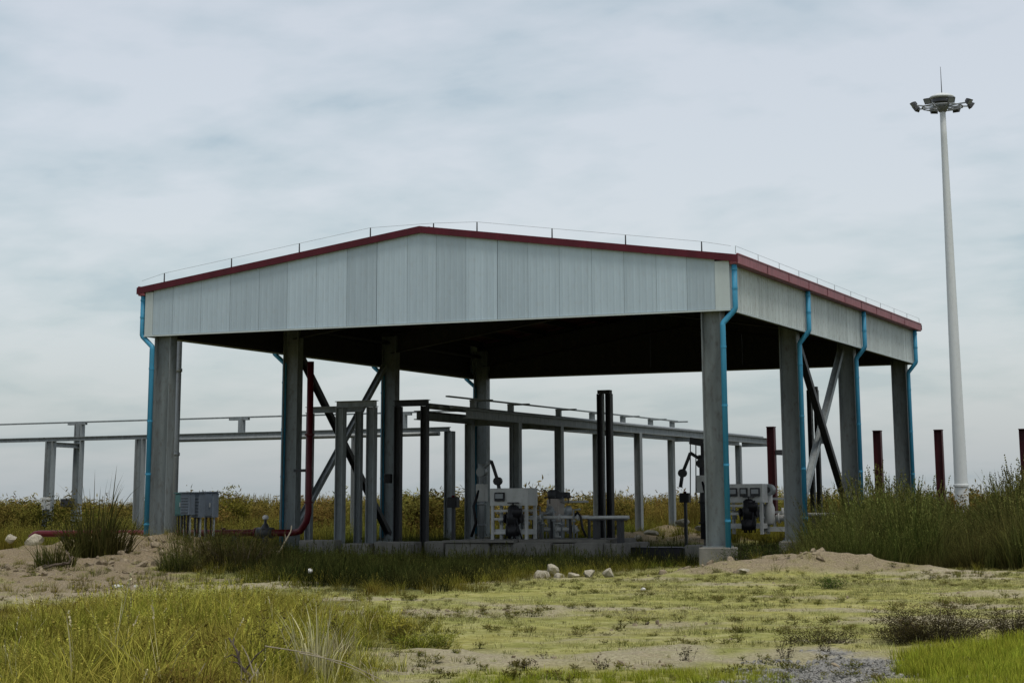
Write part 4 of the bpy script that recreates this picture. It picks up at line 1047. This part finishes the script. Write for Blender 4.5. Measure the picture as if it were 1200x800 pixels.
def tuft(seed, n, h, spread, w, lean=(.1, .7), seg=3, plume=0, hv=.5, twigs=0):
    rng = random.Random(seed); L = Leaves()
    for k in range(n):
        a = rng.uniform(0, 6.283); r = spread*math.sqrt(rng.random())
        L.blade((r*math.cos(a), r*math.sin(a), -.02), a+rng.uniform(-.9, .9), h*rng.uniform(1-hv, 1.0), rng.uniform(*lean), w*rng.uniform(.6, 1.2), rng, seg, rng.uniform(1.4, 2.4))
    for k in range(plume):
        a = rng.uniform(0, 6.283); r = spread*.7*math.sqrt(rng.random()); x, y = r*math.cos(a), r*math.sin(a); hh = h*rng.uniform(.85, 1.15); ln = rng.uniform(0, .16)
        L.blade((x, y, 0), a, hh, ln, w*.8, rng, 3, 1.5, .2, .9)
        for j in range(9):
            u = .78+.22*j/9; p = (x+math.cos(a)*ln*hh*u**1.5, y+math.sin(a)*ln*hh*u**1.5, hh*(u-.35*ln*u*u)); b = rng.uniform(0, 6.283)
            L.leaf(p, (math.cos(b)*.6, math.sin(b)*.6, 1), h*.09*(1.25-u), w*1.6, 1.0, rng.random())
    return L
def broad(seed, n, h, spread, leaf, mat_t=.7):
    """leafy weed: stems with many small leaves"""
    rng = random.Random(seed); L = Leaves()
    for k in range(n):
        a = rng.uniform(0, 6.283); r = spread*math.sqrt(rng.random()); x, y = r*math.cos(a)*.4, r*math.sin(a)*.4; hh = h*rng.uniform(.55, 1.0)
        ln = rng.uniform(.1, .55)*spread/h*1.4; az = a+rng.uniform(-.4, .4)
        L.blade((x, y, -.03), az, hh, ln, .010+h*.006, rng, 3, 1.3, 0, .5)
        m = max(5, int(12*h/.8)) if leaf < .2 else 7
        for j in range(m):
            u = .2+.8*(j+rng.random())/m
            p = (x+math.cos(az)*ln*hh*u**1.3, y+math.sin(az)*ln*hh*u**1.3, hh*(u-.35*ln*u*u)); b = rng.uniform(0, 6.283)
            for q in range(2):
                b += 2.4; L.leaf(p, (math.cos(b), math.sin(b), rng.uniform(-.1, .9)), leaf*rng.uniform(.6, 1.2), leaf*.32, .15+.85*u, rng.random())
    return L
def bush(seed, h, r, n, leaf, per=40):
    """twiggy bush: branching stems and a cloud of small leaves round the twigs, with gaps"""
    rng = random.Random(seed); S = MB(); L = Leaves()
    for k in range(n):
        a = rng.uniform(0, 6.283); rr = r*math.sqrt(rng.random()); tip = np.array((rr*math.cos(a), rr*math.sin(a), h*rng.uniform(.55, 1.0)*(1-.35*(rr/r)**2)))
        b = np.array((rr*.25*math.cos(a), rr*.25*math.sin(a), -.08)); m = (b+tip)/2+np.array((rng.uniform(-.1, .1)*r, rng.uniform(-.1, .1)*r, .05*h))
        S.tube([b, m, tip], [.005*h+.0015, .0035*h+.001, .001], 4, False)
        for j in range(per):
            u = rng.uniform(.12, 1.05); p = b*(1-u)**2+2*m*u*(1-u)+tip*u*u
            p = p+np.array((rng.gauss(0, .11), rng.gauss(0, .11), rng.gauss(0, .08)))*r
            d = (rng.gauss(0, 1), rng.gauss(0, 1), rng.uniform(-.2, 1.0)); L.leaf(p, d, leaf*rng.uniform(.6, 1.3), leaf*.28*rng.uniform(.7, 1.2), min(1, max(0, p[2]/h)), rng.random(), (rng.gauss(0, 1), rng.gauss(0, 1), 1))
    return L, S
def proto_set(name, mat, leaves):
    c = bpy.data.collections.new(name)
    for i, L in enumerate(leaves):
        o = bpy.data.objects.new('%s_%02d' % (name, i), L.mesh(name, mat)); c.objects.link(o)
    return c, len(leaves)
def scatter(name, x, y, scale, protos, label, cat, kind='stuff', tilt=.12, zoff=0.0, zs=None):
    coll, n = protos; N = len(x)
    me = bpy.data.meshes.new(name); z = ground_h(x, y)+zoff
    me.vertices.add(N); me.vertices.foreach_set('co', np.stack([x, y, z], -1).astype(np.float32).ravel())
    rot = np.stack([RNG.normal(0, tilt, N), RNG.normal(0, tilt, N), RNG.uniform(0, 6.283, N)], -1).astype(np.float32)
    s = np.stack([scale, scale, scale if zs is None else zs], -1).astype(np.float32)
    a = me.attributes.new('rot', 'FLOAT_VECTOR', 'POINT'); a.data.foreach_set('vector', rot.ravel())
    a = me.attributes.new('scl', 'FLOAT_VECTOR', 'POINT'); a.data.foreach_set('vector', s.ravel())
    a = me.attributes.new('pick', 'INT', 'POINT'); a.data.foreach_set('value', RNG.integers(0, n, N).astype(np.int32))
    me.materials.append(coll.objects[0].data.materials[0])
    o = bpy.data.objects.new(name, me); COL.objects.link(o)
    g = bpy.data.node_groups.new(name+'_scatter', 'GeometryNodeTree')
    g.interface.new_socket('Geometry', in_out='INPUT', socket_type='NodeSocketGeometry'); g.interface.new_socket('Geometry', in_out='OUTPUT', socket_type='NodeSocketGeometry')
    I = g.nodes.new('NodeGroupInput'); O = g.nodes.new('NodeGroupOutput'); P = g.nodes.new('GeometryNodeInstanceOnPoints'); CI = g.nodes.new('GeometryNodeCollectionInfo')
    CI.inputs['Collection'].default_value = coll; CI.inputs['Separate Children'].default_value = True; CI.inputs['Reset Children'].default_value = True
    def named(nm, t):
        q = g.nodes.new('GeometryNodeInputNamedAttribute'); q.data_type = t; q.inputs['Name'].default_value = nm; return q.outputs[0]
    er = g.nodes.new('FunctionNodeEulerToRotation')
    g.links.new(named('rot', 'FLOAT_VECTOR'), er.inputs[0]); g.links.new(er.outputs[0], P.inputs['Rotation'])
    g.links.new(named('scl', 'FLOAT_VECTOR'), P.inputs['Scale']); g.links.new(named('pick', 'INT'), P.inputs['Instance Index'])
    P.inputs['Pick Instance'].default_value = True
    g.links.new(I.outputs[0], P.inputs['Points']); g.links.new(CI.outputs['Instances'], P.inputs['Instance']); g.links.new(P.outputs[0], O.inputs[0])
    md = o.modifiers.new('scatter', 'NODES'); md.node_group = g
    tag(o, label, cat, kind=kind)
    return o
def rand_in(poly, density, pad=0.0):
    lo, hi = poly.min(0)-pad, poly.max(0)+pad; n = int(density*(hi[0]-lo[0])*(hi[1]-lo[1]))
    return RNG.uniform(lo[0], hi[0], n), RNG.uniform(lo[1], hi[1], n)
def view_wedge(x, y, margin=60):
    """keep what lies in the strip of land around the photograph's view, with room to either side"""
    ang = np.arctan2(x-CAM[0], y-CAM[1])-YAW
    a0, a1 = math.atan((-margin-PPX)/FPX)-.03, math.atan((1200+margin-PPX)/FPX)+.03
    return (ang > a0) & (ang < a1)

GRASS = {
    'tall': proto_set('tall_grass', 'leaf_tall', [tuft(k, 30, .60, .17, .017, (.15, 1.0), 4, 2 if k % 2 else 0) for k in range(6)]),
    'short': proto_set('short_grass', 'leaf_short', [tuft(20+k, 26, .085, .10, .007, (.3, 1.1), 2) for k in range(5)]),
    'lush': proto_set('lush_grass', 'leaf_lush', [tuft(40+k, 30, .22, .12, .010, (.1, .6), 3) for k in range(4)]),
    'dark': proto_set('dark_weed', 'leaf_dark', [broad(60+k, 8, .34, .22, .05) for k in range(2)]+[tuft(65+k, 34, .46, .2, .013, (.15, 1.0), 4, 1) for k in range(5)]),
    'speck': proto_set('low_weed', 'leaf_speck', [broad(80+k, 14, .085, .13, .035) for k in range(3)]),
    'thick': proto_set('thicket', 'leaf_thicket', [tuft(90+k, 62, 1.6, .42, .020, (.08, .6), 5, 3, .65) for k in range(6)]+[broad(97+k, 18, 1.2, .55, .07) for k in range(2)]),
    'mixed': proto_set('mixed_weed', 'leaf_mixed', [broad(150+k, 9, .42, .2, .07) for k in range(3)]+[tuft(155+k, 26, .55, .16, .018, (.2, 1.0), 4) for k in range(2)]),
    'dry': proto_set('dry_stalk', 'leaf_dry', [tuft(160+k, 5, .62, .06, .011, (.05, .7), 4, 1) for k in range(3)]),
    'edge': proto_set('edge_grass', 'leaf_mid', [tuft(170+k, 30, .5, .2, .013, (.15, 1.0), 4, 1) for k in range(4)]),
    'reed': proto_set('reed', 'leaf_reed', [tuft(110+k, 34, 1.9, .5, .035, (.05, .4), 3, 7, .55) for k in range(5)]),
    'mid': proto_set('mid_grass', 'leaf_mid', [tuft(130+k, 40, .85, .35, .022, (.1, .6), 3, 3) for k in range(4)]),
}
def build_grass():
    # tall yellow grass, left foreground
    x, y = rand_in(P_TALL, 46, .6); sd_ = sdist(P_TALL, x, y)+(fbm(x*.7, y*.7, 81, 3)-.5)*2.2
    k = (sd_ > -.25) & (RNG.random(len(x)) < sstep(-.3, .8, sd_)*(.35+.9*fbm(x*.55, y*.55, 83, 3))); x, y, sd_ = x[k], y[k], sd_[k]
    s = (.30+.42*sstep(-.2, 2.2, sd_))*RNG.uniform(.5, 1.25, len(x))*(.55+.9*fbm(x*.5, y*.5, 85, 3))
    s = s*np.interp(np.hypot(x-CAM[0], y-CAM[1]), [17, 20, 26, 36], [1.45, 1.25, 1.0, .85])
    k = RNG.random(len(x)) < .25+1.1*sstep(.33, .55, fbm(x*.9, y*.9, 117, 3)); x, y, s = x[k], y[k], s[k]
    m = RNG.random(len(x)) < .10+.35*sstep(.5, .7, fbm(x*.6+9, y*.6, 119, 3))
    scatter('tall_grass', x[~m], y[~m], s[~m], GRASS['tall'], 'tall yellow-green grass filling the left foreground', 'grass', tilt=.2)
    scatter('mixed_weeds', x[m], y[m], s[m]*RNG.uniform(.7, 1.3, m.sum()), GRASS['mixed'], 'darker green and brown weeds mixed into the tall grass', 'weeds', tilt=.2)
    m = RNG.random(len(x)) < .035
    scatter('dry_stalks', x[m], y[m], s[m]*RNG.uniform(.9, 1.5, m.sum()), GRASS['dry'], 'single bleached stalks standing in the tall grass', 'grass', tilt=.25)
    # short turf over the meadow
    lo = np.array([[0, -36], [40, -36], [40, 0], [0, 0]], float)
    x, y = rand_in(lo, 62); k = view_wedge(x, y, 360); x, y = x[k], y[k]
    sm = sand_mask(x, y); gm = gravel_mask(x, y); cl = fbm(x*.6, y*1.0, 87, 4)
    pr = (1-.93*sm)*(1-.95*gm)*(.15+1.0*sstep(.38, .6, cl)); k = RNG.random(len(x)) < pr; x, y, cl = x[k], y[k], cl[k]
    scatter('short_grass', x, y, RNG.uniform(.45, 1.25, len(x))*(.55+.7*cl), GRASS['short'], 'short mossy turf covering the open meadow', 'grass', tilt=.2)
    # fresh grass in the lower right and along the bottom
    x1, y1 = rand_in(P_LUSH, 95, .4); d1 = sdist(P_LUSH, x1, y1)+(fbm(x1*1.2, y1*1.2, 89, 3)-.5)*1.1; k = (d1 > 0); x1, y1 = x1[k], y1[k]
    x2, y2 = rand_in(P_BOTT, 80, .4); d2 = sdist(P_BOTT, x2, y2)+(fbm(x2*1.2, y2*1.2, 91, 3)-.5)*.9; k = (d2 > 0) & (RNG.random(len(x2)) < .2+fbm(x2*2, y2*2, 97, 3)); x2, y2 = x2[k], y2[k]
    s = np.concatenate([RNG.uniform(.5, 1.15, len(x1)), RNG.uniform(.3, .6, len(x2))])
    scatter('fresh_grass', np.concatenate([x1, x2]), np.concatenate([y1, y2]), s, GRASS['lush'], 'fresh green grass along the bottom and lower right', 'grass')
    # dark weeds under and in front of the canopy
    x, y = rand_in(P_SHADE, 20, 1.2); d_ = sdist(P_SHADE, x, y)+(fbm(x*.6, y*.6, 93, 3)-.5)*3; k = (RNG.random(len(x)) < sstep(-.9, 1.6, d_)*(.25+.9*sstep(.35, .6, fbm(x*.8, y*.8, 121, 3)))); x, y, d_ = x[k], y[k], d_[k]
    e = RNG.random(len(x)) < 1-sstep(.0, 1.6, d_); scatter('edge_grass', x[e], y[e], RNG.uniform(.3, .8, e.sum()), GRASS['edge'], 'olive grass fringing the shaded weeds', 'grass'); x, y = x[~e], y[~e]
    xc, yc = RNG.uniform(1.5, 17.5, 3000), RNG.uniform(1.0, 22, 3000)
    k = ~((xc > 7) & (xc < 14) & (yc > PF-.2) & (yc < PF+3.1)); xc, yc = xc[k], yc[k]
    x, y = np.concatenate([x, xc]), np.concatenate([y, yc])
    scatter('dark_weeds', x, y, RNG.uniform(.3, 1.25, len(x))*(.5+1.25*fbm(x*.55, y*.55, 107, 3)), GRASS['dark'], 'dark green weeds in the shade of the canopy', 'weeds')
    # low brownish weeds dotted over the meadow
    x, y = rand_in(lo, 6.5); k = view_wedge(x, y, 360) & (sdist(P_TALL, x, y) < 0); x, y = x[k], y[k]
    k = RNG.random(len(x)) < sstep(.4, .62, fbm(x*.4+5, y*.7, 99, 3)); x, y = x[k], y[k]
    scatter('low_weeds', x, y, RNG.uniform(.25, 1.1, len(x))**1.4, GRASS['speck'], 'low brownish weeds dotted over the meadow', 'weeds')
    # sparse tufts on the sandy banks
    x, y = RNG.uniform(-6, 31, 9000), RNG.uniform(-34, 3, 9000); k = (sand_mask(x, y) > .5) & (RNG.random(len(x)) < .5*sstep(.42, .62, fbm(x*.8, y*.8, 123, 3))) & ~((x > 12) & (y < -9)); x, y = x[k], y[k]
    scatter('bank_tufts', x, y, RNG.uniform(.15, .7, len(x)), GRASS['edge'], 'sparse olive tufts growing on the sandy banks', 'grass')
    # weeds on the spoil heap
    c = at_d(792, 600, 81.5); x, y = RNG.normal(c[0], 2.0, 260), RNG.normal(c[1], 1.8, 260)
    scatter('heap_weeds', x, y, RNG.uniform(.3, 1.0, 260), GRASS['edge'], 'olive weeds growing over the spoil heap', 'weeds')
    # thicket at the right of the canopy
    n = 6000; px = RNG.uniform(935, 1560, n); dd = RNG.uniform(48.5, 74, n)
    P = np.array([at_d(a, 620, b) for a, b in zip(px, dd)]); x, y = P[:, 0], P[:, 1]
    k = (x > 18.35) & (mound_g(x, y) < .16)
    k &= RNG.random(n) < .30+.9*sstep(.3, .6, fbm(x*.4, y*.4, 101, 3))
    x, y, px, dd = x[k], y[k], px[k], dd[k]
    h = np.interp(px, [935, 960, 990, 1040, 1090, 1120, 1150, 1180, 1210], [.7, .95, 1.2, 1.25, 1.1, .8, .85, 1.25, 1.4])*np.interp(dd, [48, 52, 60, 74], [.62, .85, 1.0, 1.05])
    scatter('thicket', x, y, h*RNG.uniform(.5, 1.2, len(x))*(.55+.9*fbm(x*.45, y*.45, 109, 3)), GRASS['thick'], 'dense dark green thicket of reeds and weeds right of the canopy', 'thicket', tilt=.16)
    # yellowing weeds just beyond the canopy
    n = 12500; px = RNG.uniform(-400, 1580, n); dd = RNG.uniform(76, 104, n)
    P = np.array([at_d(a, 610, b) for a, b in zip(px, dd)]); x, y = P[:, 0], P[:, 1]
    k = (y > 24.5) | (x < -4) | (x > 18.5); k &= ~((np.abs(x-4.4) < 2.0) & (y < 49)); k &= ~((x < -1) & (y < 9.5)); k &= mound_g(x, y) < .3
    k &= RNG.random(n) < .3+1.2*sstep(.35, .6, fbm(x*.2, y*.2, 103, 3)); x, y = x[k], y[k]
    scatter('field_grass', x, y, RNG.uniform(.6, 1.35, len(x)), GRASS['mid'], 'yellow-green field grass beyond the canopy', 'grass', tilt=.1)
    # reed bed to the horizon
    n = 17500; px = RNG.uniform(-420, 1600, n); dd = 98+105*RNG.random(n)**1.5
    P = np.array([at_d(a, 600, b) for a, b in zip(px, dd)]); x, y = P[:, 0], P[:, 1]
    s = RNG.uniform(.5, 1.05, n)*(.36+1.15*fbm(x*.09, y*.09, 105, 5))*np.interp(dd, [98, 130, 200], [.86, 1.0, 1.15])
    scatter('reed_bed', x, y, s, GRASS['reed'], 'golden brown reed bed closing the horizon', 'reeds', tilt=.07)
build_grass()
def build_scrub():
    ls = []
    for k in range(6):
        L, S = bush(400+k, 1.9, 1.1, 40, .20, 30); ls.append(L)
    pr = proto_set('field_scrub', 'leaf_scrub', ls)
    n = 580; px = RNG.uniform(-400, 1580, n); dd = RNG.uniform(84, 150, n)
    P = np.array([at_d(a, 600, b) for a, b in zip(px, dd)]); x, y = P[:, 0], P[:, 1]
    k = ((y > 26) | (x < -4) | (x > 19)) & ~((np.abs(x-4.4) < 2.2) & (y < 50)) & ~((x < -1) & (y < 10)) & (mound_g(x, y) < .2); k &= RNG.random(n) < .15+1.3*sstep(.4, .62, fbm(x*.07, y*.07, 125, 3)); x, y = x[k], y[k]
    scatter('field_scrub', x, y, RNG.uniform(.7, 1.35, len(x)), pr, 'olive and rust coloured scrub scattered through the reed bed', 'scrub', tilt=.08)
build_scrub()

# single plants
def plant(name, leaves, mat, x, y, label, cat, group=None, stems=None, stem_mat='dead_wood', rot=0.0):
    z = gz(x, y)
    root = empty(name, (x, y, z)); tag(root, label, cat, group)
    o = bpy.data.objects.new('foliage', leaves.mesh('foliage', mat)); COL.objects.link(o); o.parent = root
    if stems is not None:
        me = bpy.data.meshes.new('stem'); me.from_pydata(stems.v, [], stems.f); me.materials.append(MATS[stem_mat])
        q = bpy.data.objects.new('stem', me); COL.objects.link(q); q.parent = root
    root.rotation_euler = (0, 0, rot)
    return root
def gxy(px, py, z=-.5): p = at_z(px, py, z); return float(p[0]), float(p[1])
def dxy(px, d): p = at_d(px, 620, d); return float(p[0]), float(p[1])
def tall_reeds(seed, n, h, spread, w=.03):
    rng = random.Random(seed); L = Leaves()
    for k in range(n):
        a = rng.uniform(0, 6.283); r = spread*math.sqrt(rng.random()); hh = h*rng.uniform(.45, 1.0)
        L.blade((r*math.cos(a), r*math.sin(a), -.05), a+rng.uniform(-.5, .5), hh, rng.uniform(.05, .45), w*rng.uniform(.7, 1.2), rng, 6, rng.uniform(1.8, 3.0))
    return L
def build_plants():
    # tall reed clump and bushes on the left bank
    L = tall_reeds(3, 42, 2.5, .5, .06); L2 = tuft(33, 700, 1.5, .85, .038, (.1, .8), 4, 0, .7)
    n = len(L.v); L.v += L2.v; L.f += [tuple(i+n for i in f) for f in L2.f]; L.t += L2.t; L.r += L2.r
    x, y = dxy(116, 53.5); plant('reed_clump', L, 'leaf_thicket', x, y, 'tall arching reed clump on the bank left of the canopy', 'reeds')
    L = tuft(34, 240, .85, .5, .03, (.1, .8), 4, 0, .65); x, y = dxy(66, 50.5); plant('grass_clump', L, 'leaf_thicket', x, y, 'low dark green grass clump left of the tall reed clump', 'grass')
    for i, (px, d, h, r, lab) in enumerate(((238, 51.5, 1.0, .95, 'dark bushy weed at the foot of the electrical boxes'), (285, 50.5, 1.05, 1.0, 'dark bushy weed between electrical boxes and second left column'), (212, 49, .6, .55, 'small dark bush at the right end of the sandy bank'))):
        L, S = bush(200+i, h*.85, r, 40, .07, 30); L2 = tuft(210+i, 420, h*1.25, r*.95, .020, (.1, .8), 5, 4, .7)
        n = len(L.v); L.v += L2.v; L.f += [tuple(q+n for q in f) for f in L2.f]; L.t += L2.t; L.r += L2.r
        x, y = dxy(px, d); plant('bush', L, 'leaf_thicket', x, y, lab, 'bush', 'dark bushes by the left columns', S)
    # dark greenery between the first two right columns
    for i, (px, d, lab) in enumerate(((868, 51.5, 'fresh dark green bush just right of the front right column'), (893, 52.5, 'fresh dark green bush midway between the first two right columns'), (915, 51.8, 'fresh dark green bush left of the second right column'))):
        L, S = bush(230+i, .6, .62, 40, .06, 40); L2 = tuft(236+i, 160, .7, .6, .016, (.1, .8), 4, 0, .7); n = len(L.v); L.v += L2.v; L.f += [tuple(q+n for q in f) for f in L2.f]; L.t += L2.t; L.r += L2.r; x, y = dxy(px, d); plant('bush', L, 'leaf_dark' if i else 'leaf_dark', x, y, lab, 'bush', 'green bushes between the first right columns', S)
    # brown bush in the right meadow and its neighbour at the edge
    x, y = gxy(1098, 752); L, S = bush(240, .50, .74, 120, .032, 90); plant('brown_bush', L, 'leaf_brown', x, y, 'dark brown withered bush in the right foreground', 'bush', None, S)
    x, y = gxy(1062, 754); L, S = bush(243, .26, .42, 60, .03, 60); plant('brown_bush', L, 'leaf_brown', x, y, 'low brown withered bush at the left foot of the bigger one', 'bush', None, S)
    x, y = gxy(1188, 746); L, S = bush(241, .42, .3, 46, .032, 60); plant('brown_bush', L, 'leaf_brown', x, y, 'brown withered bush at the right edge of the picture', 'bush', None, S)
    x, y = gxy(960, 752); L, S = bush(242, .2, .5, 60, .03, 50); plant('brown_bush', L, 'leaf_brown', x, y, 'flat brownish bush on the sandy ground left of the dark one', 'bush', None, S)
    x, y = gxy(976, 691); L, S = bush(244, .24, .32, 36, .045, 30); plant('small_shrub', L, 'leaf_fresh', x, y, 'small fresh green shrub below the sandy bank', 'shrub', None, S)
    x, y = gxy(465, 752); L, S = bush(245, .38, .20, 40, .045, 44); plant('small_shrub', L, 'leaf_tall', x, y, 'small rounded yellow-brown shrub at the edge of the tall grass', 'shrub', None, S)
    x, y = gxy(500, 757); L, S = bush(246, .16, .45, 40, .05, 36); plant('small_shrub', L, 'leaf_mid', x, y, 'low spreading green shrub right of the rounded one', 'shrub', None, S)
    # pale dry grass and dead stalks in the left foreground
    x, y = gxy(372, 796); L = tall_reeds(7, 95, .85, .2, .017); plant('dry_grass_clump', L, 'leaf_dry', x, y, 'pale bleached dry grass clump in the foreground', 'grass')
    x, y = gxy(400, 775); L = tall_reeds(9, 50, .45, .16, .014); plant('dry_grass_clump', L, 'leaf_dry', x, y, 'short pale grass clump right of the tallest dry one', 'grass')
    x, y = gxy(152, 742); L, S = bush(250, .72, .12, 8, .035, 22); plant('dry_weed', L, 'leaf_brown', x, y, 'tall thin dry weed standing before the sandy bank', 'weed', None, S)
    x, y = gxy(318, 785); L, S = bush(251, .62, .26, 14, .05, 26); plant('dry_weed', L, 'leaf_brown', x, y, 'dark withered weed left of the pale dry grass', 'weed', None, S)
    x, y = gxy(392, 752); L, S = bush(252, .34, .16, 10, .04, 26); plant('dry_weed', L, 'leaf_brown', x, y, 'small dark withered weed behind the pale dry grass', 'weed', None, S)
    x, y = gxy(640, 775); L, S = bush(253, .2, .1, 8, .03, 14); plant('dry_weed', L, 'leaf_brown', x, y, 'small dry weed alone on the pale sand strip', 'weed', None, S)
    for i, (px, py, h, lab) in enumerate(((920, 768, .2, 'thin dry weed left of the gravel patch'), (968, 764, .18, 'thin dry weed at the upper edge of the gravel patch'), (805, 772, .16, 'low dark weed at the right end of the sand strip'), (705, 783, .15, 'low dark weed below the middle of the sand strip'), (621, 784, .13, 'tiny dark weed left below the sand strip'))):
        x, y = gxy(px, py); L, S = bush(255+i, h, .11, 10, .035, 18); plant('dry_weed', L, 'leaf_brown', x, y, lab, 'weed', None, S)
    # distant bushes that stand out above the reeds
    for i, (px, d, h, r, lab) in enumerate(((267, 100, 2.7, 1.2, 'distant dark bush between the two front left columns'), (477, 112, 2.6, 1.0, 'distant bush seen left of the dark goalpost frame leg'), (513, 115, 2.3, .9, 'distant bush seen between the rear frame legs'), (641, 125, 2.7, 1.0, 'distant dark bush seen right of the metering skid'), (1178, 66, 2.6, 1.3, 'large green bush at the right edge behind the thicket'), (1215, 60, 2.7, 1.6, 'leafy green bush cut by the right edge of the picture'))):
        L, S = bush(260+i, h*(1 if i < 4 else .8), r, 70, .22 if i < 4 else .12, 46); x, y = dxy(px, d); plant('distant_bush' if i < 4 else 'bush', L, 'leaf_mid' if i < 4 else 'leaf_thicket', x, y, lab, 'bush', 'bushes rising above the reeds', S)
build_plants()
# dead branches
def branch(name, px, py, z, path, r, label, mat='dead_wood', twigs=6, seed=1):
    x, y = gxy(px, py); g = gz(x, y); rng = random.Random(seed); m = MB(); R_ = np.array(AX_R); 
    P = [np.array((x, y, g))+R_*a+np.array((0, b_, c)) for a, b_, c in path]
    n = len(P); m.tube(P, [r*(1-.7*k/(n-1)) for k in range(n)], 6)
    for k in range(twigs):
        i = rng.randrange(1, n); p = P[i-1]*(1-.5)+P[i]*.5; q = p+np.array((rng.uniform(-.2, .2), rng.uniform(-.1, .1), rng.uniform(.0, .25))); m.tube([p, (p+q)/2+np.array((0, 0, .03)), q], [r*.4, r*.3, r*.12], 4)
    o = m.build(name, mat); tag(o, label, 'branch')
branch('dead_branch', 292, 812, 0, [(.05, 0, .0), (.0, 0, .16), (-.08, 0, .24), (-.14, .05, .36), (-.24, .1, .47)], .022, 'dark dead branch sticking up in the left foreground', 'dead_wood', 7, 2)
branch('dead_branch', 286, 818, 0, [(-.1, 0, .02), (.05, 0, .16), (.11, 0, .24), (.10, .02, .12)], .022, 'pale broken branch beside the dark one', 'pale_wood', 4, 3)
branch('dead_branch', 222, 812, 0, [(-.05, 0, .0), (.08, 0, .17), (.13, 0, .26)], .012, 'thin pale stick in the tall grass', 'pale_wood', 0, 4)
branch('dead_branch', 452, 812, 0, [(-.75, 0, .34), (-.35, 0, .26), (.0, 0, .1), (.3, 0, .0)], .006, 'long thin bent stalk lying right of the dry grass', 'pale_wood', 5, 5)
branch('dead_branch', 350, 812, 0, [(-.3, 0, .40), (.1, 0, .34), (.5, 0, .2), (.8, 0, .02)], .006, 'long thin bent stalk lying across the dry grass', 'pale_wood', 6, 6)
branch('dead_branch', 68, 676, 0, [(-.35, 0, .02), (-.1, 0, .1), (.18, .1, .14), (.26, .1, .3)], .05, 'dark driftwood branch on the sandy bank', 'dead_wood', 4, 7)
branch('dead_branch', 342, 664, 0, [(-.55, 0, -.05), (-.3, 0, .35), (-.05, 0, .8), (-.02, 0, .95)], .035, 'bleached dry branch leaning at the foot of the second left column', 'pale_wood', 6, 8)
# stones of the gravel patch
def build_gravel():
    x, y = rand_in(P_GRAV, 900, .3); k = RNG.random(len(x)) < gravel_mask(x, y)*(.2+1.2*sstep(.35,.65,fbm(x*2.2, y*2.2, 113, 3))); x, y = x[k], y[k]
    c = bpy.data.collections.new('gravel')
    for i in range(4):
        q = rock_mb((0, 0, 0), 1, 70+i, .6); me = bpy.data.meshes.new('gravel'); me.from_pydata(q.v, [], q.f); me.materials.append(MATS['gravel_stone']); c.objects.link(bpy.data.objects.new('gravel_%02d' % i, me))
    scatter('gravel', x, y, RNG.uniform(.005, .026, len(x))*RNG.uniform(.6, 1.4, len(x)), (c, 4), 'grey gravel patch in the lower right foreground', 'gravel', tilt=.6)
mk_rock('gravel_stone', (.15, .145, .13), (.36, .35, .32))
build_gravel()
def build_clods():
    x, y = RNG.uniform(2, 31, 60000), RNG.uniform(-34, 2, 60000); k = view_wedge(x, y, 120); x, y = x[k], y[k]
    k = RNG.random(len(x)) < sand_mask(x, y)*sstep(.4, .7, fbm(x*1.1, y*1.1, 115, 3))*.55; x, y = x[k], y[k]
    c = bpy.data.collections.new('clods')
    for i in range(4):
        q = rock_mb((0, 0, 0), 1, 90+i, .55); me = bpy.data.meshes.new('clod'); me.from_pydata(q.v, [], q.f); me.materials.append(MATS['clod']); c.objects.link(bpy.data.objects.new('clod_%02d' % i, me))
    scatter('clods', x, y, (.012+.20*RNG.random(len(x))**5)*(.28+.72*sstep(.02, .12, mound_g(x, y))), (c, 4), 'loose clods and pebbles strewn over the bare sand', 'pebbles', tilt=.6)
mk_rock('clod', (.15, .115, .07), (.33, .27, .18))
build_clods()
